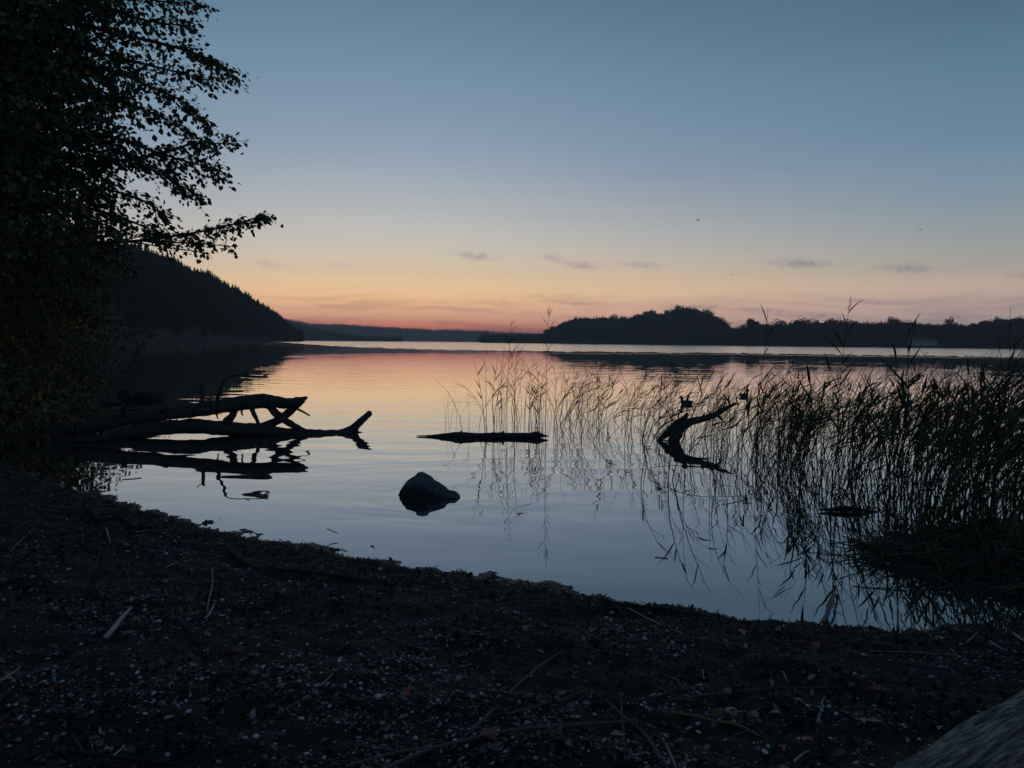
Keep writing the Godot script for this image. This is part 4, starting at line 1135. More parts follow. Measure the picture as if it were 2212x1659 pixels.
func make_reeds() -> void:
	plain("reed_stem", lin(0.055, 0.05, 0.026), 0.8, false, 0.3)
	plain("reed_leaf", lin(0.042, 0.045, 0.02), 0.8, false, 0.3)
	plain("reed_green", lin(0.034, 0.048, 0.018), 0.8, false, 0.3)
	rng.seed = 900
	for k in 18:
		reed_protos.append(reed_kind(40 + k, [0.75, 1.0, 1.1, 1.25, 1.35, 1.5][k % 6], [0.08, 0.22, 0.38, 0.5, 0.3, 0.15, 0.62][k % 7], [3, 4, 5, 3, 4, 6][k % 6] - (0 if k < 12 else 1), false, 0.0036 + 0.0010 * (k % 3)))
		reed_nodes.append(null)
	# tall ones that cross the far shore: [px of foot, py of foot, py of top, lean, leaves, plume, label]
	var tall := [[1096, 935, 688, 0.02, 8, false, "tall leafy reed that crosses the far shore left of the right rise"], [1178, 938, 668, 0.02, 9, true, "tallest plumed reed, standing at the foot of the right rise's left point"], [1638, 1010, 664, 0.02, 6, false, "tall reed with upright leaves standing before the round trees at the gap"], [1812, 1040, 656, 0.02, 9, true, "tall reed with an open plume rising over the middle of the right far shore"], [1955, 1060, 690, 0.0, 5, false, "tall upright reed before the far shore left of the white house"], [2168, 1060, 660, 0.02, 4, false, "tall thin reed near the right edge, above the far trees"], [2192, 1090, 668, 0.09, 7, false, "tall leafy reed at the right edge, leaning out of the picture"], [1110, 930, 745, 0.05, 6, false, "reed with swept leaves beside the leftmost tall one"]]
	for q in tall:
		var f := on_water(q[0], q[1])
		var top := at(q[0], q[2], -f.z)
		var hgt := top.y
		reed_protos.append(reed_kind(int(q[0]), hgt, q[3], q[4] + 1, q[5], 0.0065, 1.35)); reed_nodes.append(null)
		place_reed(reed_protos.size() - 1, f, 0.0, 1.0, q[6], "", false)
	# where they stand: foot (px, py) drawn over the bed; the bed thickens to the right
	var all := []
	for k in 660:                                               # the open part
		var px := 960.0 + 780.0 * pow(rng.randf(), 0.72)
		var lo := edge_at([[960, 905.0], [1050, 890.0], [1200, 880.0], [1500, 872.0], [1750, 868.0]], px); var hi := edge_at([[960, 940.0], [1060, 950.0], [1250, 955.0], [1450, 985.0], [1600, 1010.0], [1750, 1060.0]], px)
		var py := lerpf(lo, hi, pow(rng.randf(), 1.5))
		if px < 1130 and rng.randf() < 0.55: continue
		if absf(px - 1012.0) < 14.0 and rng.randf() < 0.7: continue
		if px > 1170 and px < 1420 and rng.randf() < 0.25: continue
		if (absf(px - 1483.0) < 26.0 or absf(px - 1597.0) < 20.0) and rng.randf() < 0.8: continue
		all.append([px, py])
	for k in 1080:                                              # the thicket
		var px := 1600.0 + 760.0 * pow(rng.randf(), 0.8)
		var lo := edge_at([[1600, 880.0], [1800, 872.0], [2100, 872.0], [2400, 872.0]], px); var hi := edge_at([[1600, 1000.0], [1700, 1060.0], [1800, 1110.0], [1900, 1150.0], [2000, 1170.0], [2400, 1180.0]], px)
		all.append([px, lerpf(lo, hi, pow(rng.randf(), 1.2))])
	for k in 90:                                                # strays before it
		all.append([rng.randf_range(1380.0, 1760.0), rng.randf_range(940.0, 1060.0)])
	var n := 0; var rest := Shape.new()
	var order := []
	for i in all.size(): order.append(i)
	var left := 0
	for i in all.size():
		var q: Array = all[i]
		var f := on_water(q[0], q[1])
		var k := rng.randi() % 18
		var d := -f.z
		# most tips stop a little below the far shore
		var yaw := rng.randf_range(-0.7, 0.7) + (PI if rng.randf() < (0.10 if q[0] > 1250 else 0.3) else 0.0)
		var tilt: float = rng.randf_range(-0.10, 0.12) if q[0] < 1180 else rng.randf_range(-0.16, 0.34 if rng.randf() < 0.5 else 0.75)
		if q[0] < 1150: k = [0, 5, 6, 7, 12, 13, 14][rng.randi() % 7]
		var want: float = rng.randf_range(0.72, 1.0) if q[0] < 1800 else rng.randf_range(0.85, 1.12)
		var tip_py := edge_at([[960, 870.0], [1000, 800.0], [1080, 770.0], [1200, 775.0], [1500, 805.0], [1700, 800.0], [1900, 798.0], [2212, 796.0]], q[0]) + 95.0 * pow(rng.randf(), 1.3) - 14.0
		var reach := maxf(at(q[0], tip_py, d).y, 0.35)
		var sc: float = clampf(reach * want * 1.1 / (reed_protos[k].height * 0.95), 0.35, 1.5)
		var own: bool = (q[0] < 1700 and left < 195) if i < 660 else n < 292 and q[0] < 2230 and d < 11.5 and rng.randf() < 0.25
		if own:
			if i < 660: left += 1
			var z := reed_words(q[0], q[1], tilt, sc * reed_protos[k].height)
			place_reed(k, f, yaw, sc, z[0], z[1], true, tilt); n += 1
		else:
			var t := Transform3D((Basis(Vector3(0, 0, 1), -tilt) * Basis(Vector3.UP, yaw)).scaled(Vector3.ONE * sc), f)
			var col: Color = REED_TINTS[rng.randi() % 5]
			merge_into(rest, reed_protos[k].stem, t, col)
			for b in reed_protos[k].blades.slice(0, 2 + i % 2): merge_into(rest, b, t, col.lerp(REED_TINTS[rng.randi() % 5], 0.5))
	kind(build("reeds", rest.mesh(), mats.reed), "stuff", "mass of dark leaning reeds filling the right side of the lake")
	# bent and broken ones that are told apart
	for q in [[[[1404, 1010, 10.2], [1448, 1006, 10.0], [1492, 1006, 9.8], [1540, 1013, 9.6], [1587, 1028, 9.4], [1642, 1063, 9.0]], 0.004, "long reed bowed over in an arch, its tip pointing left, right of the rock"], [[[1560, 1098, 8.3], [1600, 1086, 8.5], [1650, 1064, 8.9]], 0.003, "thin broken reed lying on the water under the bowed one"], [[[1985, 1290, 5.7], [1900, 1236, 6.1], [1830, 1234, 6.3], [1740, 1238, 6.4]], 0.003, "thin reed stalk stretched left over the water from the matted bank"], [[[2190, 1300, 5.2], [2080, 1270, 5.4], [1960, 1288, 5.4], [1840, 1290, 5.5]], 0.003, "lower thin reed stalk stretched left over the water from the matted bank"]]:
		var s := Shape.new(); var o := on_water(q[0][0][0], q[0][0][1]); var P := []; var R := []
		for p in q[0]:
			var w := at(p[0], p[1], p[2]); w.y = maxf(w.y, 0.004)
			P.append(w - o); R.append(q[1])
		s.tube(P, R, 5, 0.0, 0, 4)
		var nd := base("bent_reed", o); tag(nd, q[2], "reed")
		build("stem", s.mesh(), mats.dark_twig, nd)
		s = Shape.new()
		for j in 2:
			var p: Vector3 = P[1 + j]
			s.blade([p, p + Vector3(-0.05, 0.05, 0.03), p + Vector3(-0.12, 0.05 - 0.03 * j, 0.06)], 0.012, Vector3.UP)
		build("leaf", s.mesh(), mats["reed_leaf"], nd)
	# pale blade stuck in the shallows
	var o := on_water(1784, 1336)
	var s := Shape.new()
	var top := at(1808, 1262, 4.85)
	s.blade([Vector3(0, -0.03, 0), (top - o) * 0.35 + Vector3(-0.004, 0, 0), (top - o) * 0.7, top - o], 0.045, Vector3(0, 0.1, 1).normalized())
	var nd := base("bleached_reed", o); tag(nd, "pale bleached reed blade sticking up from the shallow water by the beach", "reed")
	build("leaf", s.mesh(), mats.white_blade, nd)
	s = Shape.new(); s.tube([at(1800, 1318, 4.78) - o, at(1815, 1326, 4.8) - o, at(1828, 1334, 4.75) - o], [0.004, 0.003, 0.002], 5)
	build("stalk", s.mesh(), mats.pale_twig, nd)
	# the matted bank: dead stems lying over one another
	var mat := Shape.new()
	for k in 1500:
		var a := rng.randf() * TAU; var r := sqrt(rng.randf())
		var x := 4.9 + cos(a) * r * 2.05; var z := -6.15 + sin(a) * r * 1.2
		var h := maxf(land(x, z), 0.0)
		var dir := Vector3(rng.randf_range(-1, 1), rng.randf_range(-0.12, 0.35), rng.randf_range(-0.8, 0.8)).normalized()
		var L := rng.randf_range(0.2, 0.6)
		var p := Vector3(x, h + rng.randf_range(0.0, 0.14) * (1.0 - r * 0.6), z)
		var col: Color = REED_TINTS[rng.randi() % 5] * rng.randf_range(0.5, 1.2)
		if k % 3 == 0: mat.tube([p - dir * L * 0.5, p + Vector3.UP * 0.02, p + dir * L * 0.5], [0.004, 0.004, 0.003], 4, 0.0, 0, 1, col)
		else: mat.blade([p - dir * L * 0.4, p - dir * L * 0.1 + Vector3.UP * 0.015, p + dir * L * 0.2, p + dir * L * 0.4 - Vector3.UP * 0.05], rng.randf_range(0.012, 0.03), Vector3(rng.randfn() * 0.3, 1, rng.randfn() * 0.3).normalized(), col)
	for k in 260:                                               # tussocks of upright blades on it
		var a := rng.randf() * TAU; var r := sqrt(rng.randf())
		var x := 5.1 + cos(a) * r * 1.9; var z := -6.3 + sin(a) * r * 1.0
		var p := Vector3(x, maxf(land(x, z), 0.0), z); var L := rng.randf_range(0.2, 0.55)
		var w := Vector3(rng.randf_range(-0.5, 0.7), 1, rng.randf_range(-0.5, 0.5)).normalized()
		mat.blade([p, p + w * L * 0.5, p + w * L * 0.85 + Vector3(0.08, 0, 0) * L, p + w * L + Vector3(0.22, -0.1, 0) * L], rng.randf_range(0.01, 0.022), Vector3(0.2, 0.3, 1).normalized(), REED_TINTS[rng.randi() % 5])
	kind(build("matted_reeds", mat.mesh(), mats.reed), "stuff", "dark matted bank of dead reeds and grass at the right")

# ------------------------------------------------------------------ the beach
func make_beach() -> void:
	rng.seed = 3000
	var stones := []
	for k in 6:
		var s := Shape.new(); s.blob(Vector3.ZERO, Vector3(1.0, 0.5, 0.75), 0.35, 60 + k, 5, 7, 1.2); s.smooth(); stones.append(s.mesh())
	# gravel that nobody would count
	var pl := []; var cl := []
	var greys := [Color(0.02, 0.02, 0.022), Color(0.09, 0.09, 0.09), Color(0.21, 0.20, 0.185), Color(0.03, 0.025, 0.02), Color(0.60, 0.57, 0.52), Color(0.015, 0.017, 0.02), Color(0.13, 0.10, 0.085)]
	var tries := 0
	while pl.size() < 46000 and tries < 200000:
		tries += 1
		var z := -1.7 - 9.5 * pow(rng.randf(), 1.6)
		var x := rng.randf_range(-0.78, 0.78) * (absf(z) + 0.4)
		var h := land(x, z)
		if h < -0.03: continue
		if noise_a.get_noise_2d(x * 1.1 + 5.0, z * 1.1) < 0.05 and rng.randf() < 0.8: continue
		var wrack: bool = absf(h - 0.075 - 0.02 * noise_b.get_noise_2d(x * 2.0, 3.0)) < 0.022 or absf(h - 0.20 - 0.03 * noise_b.get_noise_2d(x * 2.0, 9.0)) < 0.03
		if wrack and rng.randf() < 0.75: continue
		var size := (0.004 + 0.009 * pow(rng.randf(), 2.2)) * (1.0 if h > 0.1 else 0.8)
		pl.append(Transform3D(Basis.from_euler(Vector3(rng.randfn() * 0.3, rng.randf() * TAU, rng.randfn() * 0.3)).scaled(Vector3.ONE * size), Vector3(x, h + size * 0.2, z)))
		cl.append(greys[rng.randi() % 7] * rng.randf_range(0.5, 1.1))
	kind(scatter("gravel", stones[0], mats.pebbles, pl, cl, beach), "stuff")
	# the larger pebbles, one by one
	for q in [["pebble_dark", lin(0.045, 0.046, 0.05)], ["pebble_grey", lin(0.22, 0.22, 0.22)], ["pebble_pale", lin(0.62, 0.59, 0.54)], ["pebble_brown", lin(0.18, 0.13, 0.10)]]:
		plain(q[0], q[1], 0.6, false, 0.5)
	for k in 296:
		var z := -2.2 - 3.6 * pow(rng.randf(), 1.3)
		var x := rng.randf_range(-0.70, 0.66) * absf(z)
		var h := land(x, z)
		if h < 0.0: continue
		var size := 0.008 + 0.011 * pow(rng.randf(), 1.8)
		var o := build("pebble", stones[k % 6], mats[["pebble_dark", "pebble_grey", "pebble_dark", "pebble_pale", "pebble_brown", "pebble_grey"][rng.randi() % 6]], beach)
		o.transform = Transform3D(Basis.from_euler(Vector3(rng.randfn() * 0.2, rng.randf() * TAU, rng.randfn() * 0.2)).scaled(Vector3.ONE * size), Vector3(x, h + size * 0.25, z))
	# bits of leaf, reed and bark
	var bit := Shape.new(); bit.leaf(Vector3(0, 0, -0.5), Vector3(0, 0, 1), Vector3.UP, 1.0, 0.5, 0.25)
	pl = []; cl = []
	var browns := [Color(0.03, 0.02, 0.014), Color(0.055, 0.035, 0.022), Color(0.16, 0.09, 0.06), Color(0.015, 0.012, 0.01), Color(0.24, 0.17, 0.13), Color(0.16, 0.04, 0.015), Color(0.04, 0.04, 0.018), Color(0.36, 0.31, 0.26)]
	tries = 0
	while pl.size() < 26000 and tries < 160000:
		tries += 1
		var z := -1.7 - 10.5 * pow(rng.randf(), 1.3)
		var x := rng.randf_range(-0.80, 0.78) * (absf(z) + 0.4)
		var h := land(x, z)
		if h < 0.0: continue
		var near_edge: bool = h < 0.11
		if not near_edge and noise_a.get_noise_2d(x * 0.9 + 5.0, z * 0.9) > 0.10 and rng.randf() < 0.7: continue
		var wrack: bool = absf(h - 0.075 - 0.02 * noise_b.get_noise_2d(x * 2.0, 3.0)) < 0.022 or absf(h - 0.20 - 0.03 * noise_b.get_noise_2d(x * 2.0, 9.0)) < 0.03
		if not wrack and rng.randf() < 0.5: continue
		var size := 0.010 + 0.04 * pow(rng.randf(), 1.8)
		var thin := rng.randf() < 0.45
		pl.append(Transform3D(Basis.from_euler(Vector3(rng.randfn() * 0.45, rng.randf() * TAU, rng.randfn() * 0.5)).scaled(Vector3(size * (0.25 if thin else 1.0), size, size * (1.6 if thin else 1.0))), Vector3(x, h + rng.randf_range(0.004, 0.016), z)))
		cl.append(browns[mini(rng.randi() % 8, rng.randi() % 8)] * rng.randf_range(0.4, 1.0))
	kind(scatter("litter", bit.mesh(), mats.litter, pl, cl), "stuff", "dark litter of leaf scraps and broken reed on the beach")
	# moss and wet weed along the waterline
	var weed := Shape.new()
	for k in 1500:
		var px := rng.randf_range(150.0, 2200.0)
		var e := edge_at([[150, 1055.0], [330, 1110.0], [500, 1150.0], [620, 1175.0], [830, 1215.0], [1000, 1240.0], [1300, 1290.0], [1500, 1325.0], [1700, 1345.0], [1850, 1360.0], [2000, 1365.0], [2212, 1355.0]], px)
		var p := on_water(px, e + rng.randf_range(-2.0, 16.0))
		p.y = land(p.x, p.z)
		if p.y < -0.01: continue
		var L := 0.008 + 0.025 * pow(rng.randf(), 2.5)
		var w := Vector3(rng.randfn() * 0.6, rng.randf_range(0.2, 1.0), rng.randfn() * 0.6).normalized()
		var col := Color(0.035, 0.04, 0.014).lerp(Color(0.05, 0.03, 0.015), rng.randf())
		weed.blade([p - Vector3(0, 0.005, 0), p + w * L * 0.6, p + w * L + Vector3(0.01, -0.004, 0)], rng.randf_range(0.004, 0.012), Vector3(0.1, 0.4, 1).normalized(), col)
	kind(build("weed", weed.mesh(), mats.reed), "stuff", "ragged line of wet weed and scraps along the waterline")
	# broken stalks and twigs too many to tell apart
	var tw := Shape.new()
	for k in 2600:
		var z := -1.9 - 6.5 * pow(rng.randf(), 1.2)
		var x := rng.randf_range(-0.78, 0.74) * (absf(z) + 0.3)
		var h := land(x, z)
		if h < 0.0: continue
		if h > 0.14 and rng.randf() < 0.45: continue
		var a := rng.randf() * TAU; var L := 0.02 + 0.16 * pow(rng.randf(), 3.0)
		var dir := Vector3(cos(a), rng.randf_range(-0.12, 0.2), sin(a) * 0.8)
		var p := Vector3(x, h + 0.008, z)
		var th := rng.randf_range(0.0010, 0.0028)
		var col := [Color(0.03, 0.024, 0.018), Color(0.06, 0.047, 0.035), Color(0.16, 0.13, 0.095), Color(0.02, 0.016, 0.013), Color(0.26, 0.22, 0.17)][mini(rng.randi() % 5, rng.randi() % 5)] as Color
		tw.tube([p - dir * L * 0.5, p + Vector3(rng.randfn(), 0.3, rng.randfn()) * L * 0.06, p + dir * L * 0.5], [th, th, th * 0.6], 4, 0.0, 0, 1, col)
	kind(build("twig_litter", tw.mesh(), mats.litter), "stuff", "broken twigs and bits of reed strewn over the beach")
	# the wet margin that the ripples wash
	var wet := Shape.new()
	for i in 301:
		var x := lerpf(-8.6, 4.2, i / 300.0)
		var z0 := 0.0
		for j in shore_x.size() - 1:
			if x >= shore_x[j] and x <= shore_x[j + 1]: z0 = lerpf(shore_z[j], shore_z[j + 1], (x - shore_x[j]) / (shore_x[j + 1] - shore_x[j]))
		var far := 0.15 + 0.08 * noise_b.get_noise_1d(x * 9.0)
		for k in 8:
			var z := z0 + lerpf(-0.16, far, k / 7.0)
			wet.put(Vector3(x, land(x, z) + (0.004 if k < 7 else -0.004), z), Vector3.UP, Vector2(x, z))
	for i in 300:
		for k in 7:
			var a := i * 8 + k
			wet.quad(a, a + 8, a + 9, a + 1)
	wet.smooth()
	kind(build("wet_margin", wet.mesh(), mats.wet_soil, beach), "structure")
	# fallen leaves one by one
	var shapes := []
	for k in 4:
		var s := Shape.new(); s.leaf(Vector3(0, 0, -0.5), Vector3(0, 0, 1), Vector3.UP, 1.0, [0.62, 0.5, 0.72, 0.42][k], [0.3, 0.15, 0.4, 0.25][k]); shapes.append(s.mesh())
	var known := [[1778, 1348, 0.10, "orange_leaf", "bright orange leaf standing against a dark twig at the waterline", 0.9], [1604, 1366, 0.085, "orange_leaf", "orange leaf lying flat left of the upright orange one", 0.15], [1996, 1366, 0.055, "orange_leaf", "small orange leaf at the waterline in the middle of the right cove", 0.5], [1870, 1362, 0.06, "rust_leaf", "rust-brown leaf at the waterline right of the pale blade", 0.4], [2085, 1364, 0.12, "rust_leaf", "long rust-red leaf at the waterline near the matted bank", 0.3], [2030, 1378, 0.08, "tan_leaf", "yellowish leaf in the litter below the right cove", 0.2], [1680, 1360, 0.08, "rust_leaf", "rust-red leaf at the waterline left of the upright orange one", 0.3], [1525, 1333, 0.09, "rust_leaf", "reddish leaf at the waterline at the end of the long dark stick", 0.2], [633, 1450, 0.075, "brown_leaf", "large brown lobed leaf in the middle of the left beach", 0.3], [556, 1456, 0.06, "pink_leaf", "pale leaf left of the large brown lobed one", 0.4], [418, 1437, 0.05, "pink_leaf", "pale curled leaf in the middle of the left beach", 0.4], [326, 1378, 0.05, "brown_leaf", "brown leaf lying right of the pale birch stick", 0.2], [286, 1295, 0.05, "pink_leaf", "pinkish leaf just above the pale birch stick", 0.2], [70, 1275, 0.05, "orange_leaf", "orange leaf at the left edge of the beach", 0.2], [143, 1296, 0.06, "rust_leaf", "rust-red leaf left of the pale birch stick", 0.2], [345, 1123, 0.08, "orange_leaf", "orange leaf at the waterline on the left", 0.4], [357, 1128, 0.07, "rust_leaf", "rust-red leaf beside the orange one at the left waterline", 0.3], [122, 1120, 0.06, "rust_leaf", "reddish leaf on the upper left of the beach", 0.2], [466, 1226, 0.05, "rust_leaf", "small reddish leaf at the top of the thin pale straw", 0.5], [878, 1494, 0.085, "rust_leaf", "long rust-brown leaf in the middle of the beach", 0.35], [987, 1498, 0.06, "tan_leaf", "tan leaf in the middle of the beach below the stalk", 0.4], [1185, 1458, 0.05, "rust_leaf", "dull red leaf in the middle of the beach", 0.3], [1367, 1364, 0.07, "pink_leaf", "pinkish leaf standing near the pale straw by the water", 0.8], [1305, 1362, 0.06, "rust_leaf", "reddish leaf left of the standing pinkish one", 0.2], [862, 1555, 0.06, "tan_leaf", "tan upright leaf low in the middle of the beach", 0.9], [1054, 1590, 0.08, "rust_leaf", "dull red leaf under the long stalk at the bottom", 0.2], [1212, 1497, 0.06, "rust_leaf", "red-brown leaf beside the crossing stalks", 0.2], [1545, 1548, 0.085, "tan_leaf", "pale folded leaf standing upright among the stalks", 1.2], [1330, 1590, 0.05, "tan_leaf", "small tan leaf between the stalks at the bottom", 0.5], [1436, 1590, 0.045, "tan_leaf", "tan leaf at the top of the pale stalk at the bottom", 0.4], [1783, 1390, 0.05, "pink_leaf", "small pinkish leaf below the upright orange one", 0.7], [1672, 1545, 0.07, "tan_leaf", "tan curled leaf in the right half of the beach", 0.6], [1885, 1560, 0.09, "pink_leaf", "large pale torn leaf left of the big log", 0.3], [1862, 1555, 0.05, "tan_leaf", "smaller tan leaf beside the large torn one", 0.5], [1745, 1600, 0.06, "rust_leaf", "reddish leaf low in the right half of the beach", 0.3], [1690, 1615, 0.05, "rust_leaf", "dull red leaf at the bottom of the right half", 0.4], [2030, 1570, 0.05, "tan_leaf", "tan leaf lying by the big log's upper side", 0.3], [1895, 1490, 0.085, "rust_leaf", "dark red leaf beside a bent twig on the right", 0.3], [1838, 1484, 0.055, "brown_leaf", "brown curled leaf on the right of the beach", 0.4], [585, 1530, 0.06, "brown_leaf", "brown leaf lying below the large lobed one", 0.3], [365, 1555, 0.05, "tan_leaf", "tan leaf in the lower left of the beach", 0.3], [205, 1600, 0.05, "brown_leaf", "brown leaf near the lower left corner", 0.3], [845, 1262, 0.07, "rust_leaf", "rust-red leaf on the crest of the beach by the water", 0.6], [1062, 1256, 0.06, "rust_leaf", "red leaf on the crest of the beach above the middle", 0.6], [1235, 1281, 0.05, "rust_leaf", "red-brown leaf at the waterline above the dark stick", 0.5]]
	for q in known:
		var p := on_beach(q[0], q[1], 0.012)
		var o := build("fallen_leaf", shapes[int(q[0]) % 4], mats[q[3]])
		o.transform = Transform3D(Basis.from_euler(Vector3(-q[5], rng.randf_range(-1.2, 1.2), rng.randfn() * 0.25)).scaled(Vector3.ONE * q[2] * 0.85), p + Vector3.UP * 0.25 * q[2] * sin(minf(q[5], 1.5)))
		tag(o, q[4], "leaf", "fallen leaves that stand out on the beach")
	for k in 190:
		var z := -2.2 - 5.4 * pow(rng.randf(), 1.2)
		var x := rng.randf_range(-0.75, 0.66) * absf(z)
		var h := land(x, z)
		if h < 0.01: continue
		var hue: String = ["brown", "rust", "tan", "brown", "pink"][rng.randi() % 5]
		var o := build("fallen_leaf", shapes[k % 4], mats[hue + "_leaf"])
		o.transform = Transform3D(Basis.from_euler(Vector3(rng.randfn() * 0.35, rng.randf() * TAU, rng.randfn() * 0.35)).scaled(Vector3.ONE * rng.randf_range(0.03, 0.065)), Vector3(x, h + 0.014, z))
		var u := x / absf(z); var v := absf(z)
		var across := "left edge" if u < -0.45 else "left part" if u < -0.15 else "middle" if u < 0.15 else "right part" if u < 0.42 else "right edge"
		var down := "close to the bottom edge" if v < 2.9 else "in the lower half" if v < 3.7 else "halfway to the water" if v < 4.7 else "near the water"
		tag(o, "small %s leaf %s, %s of the beach" % [{"brown": "dull brown", "rust": "rust-red", "tan": "tan", "pink": "pale pinkish"}[hue], down, across], "leaf", "dull leaves scattered over the gravel")
	make_sticks()

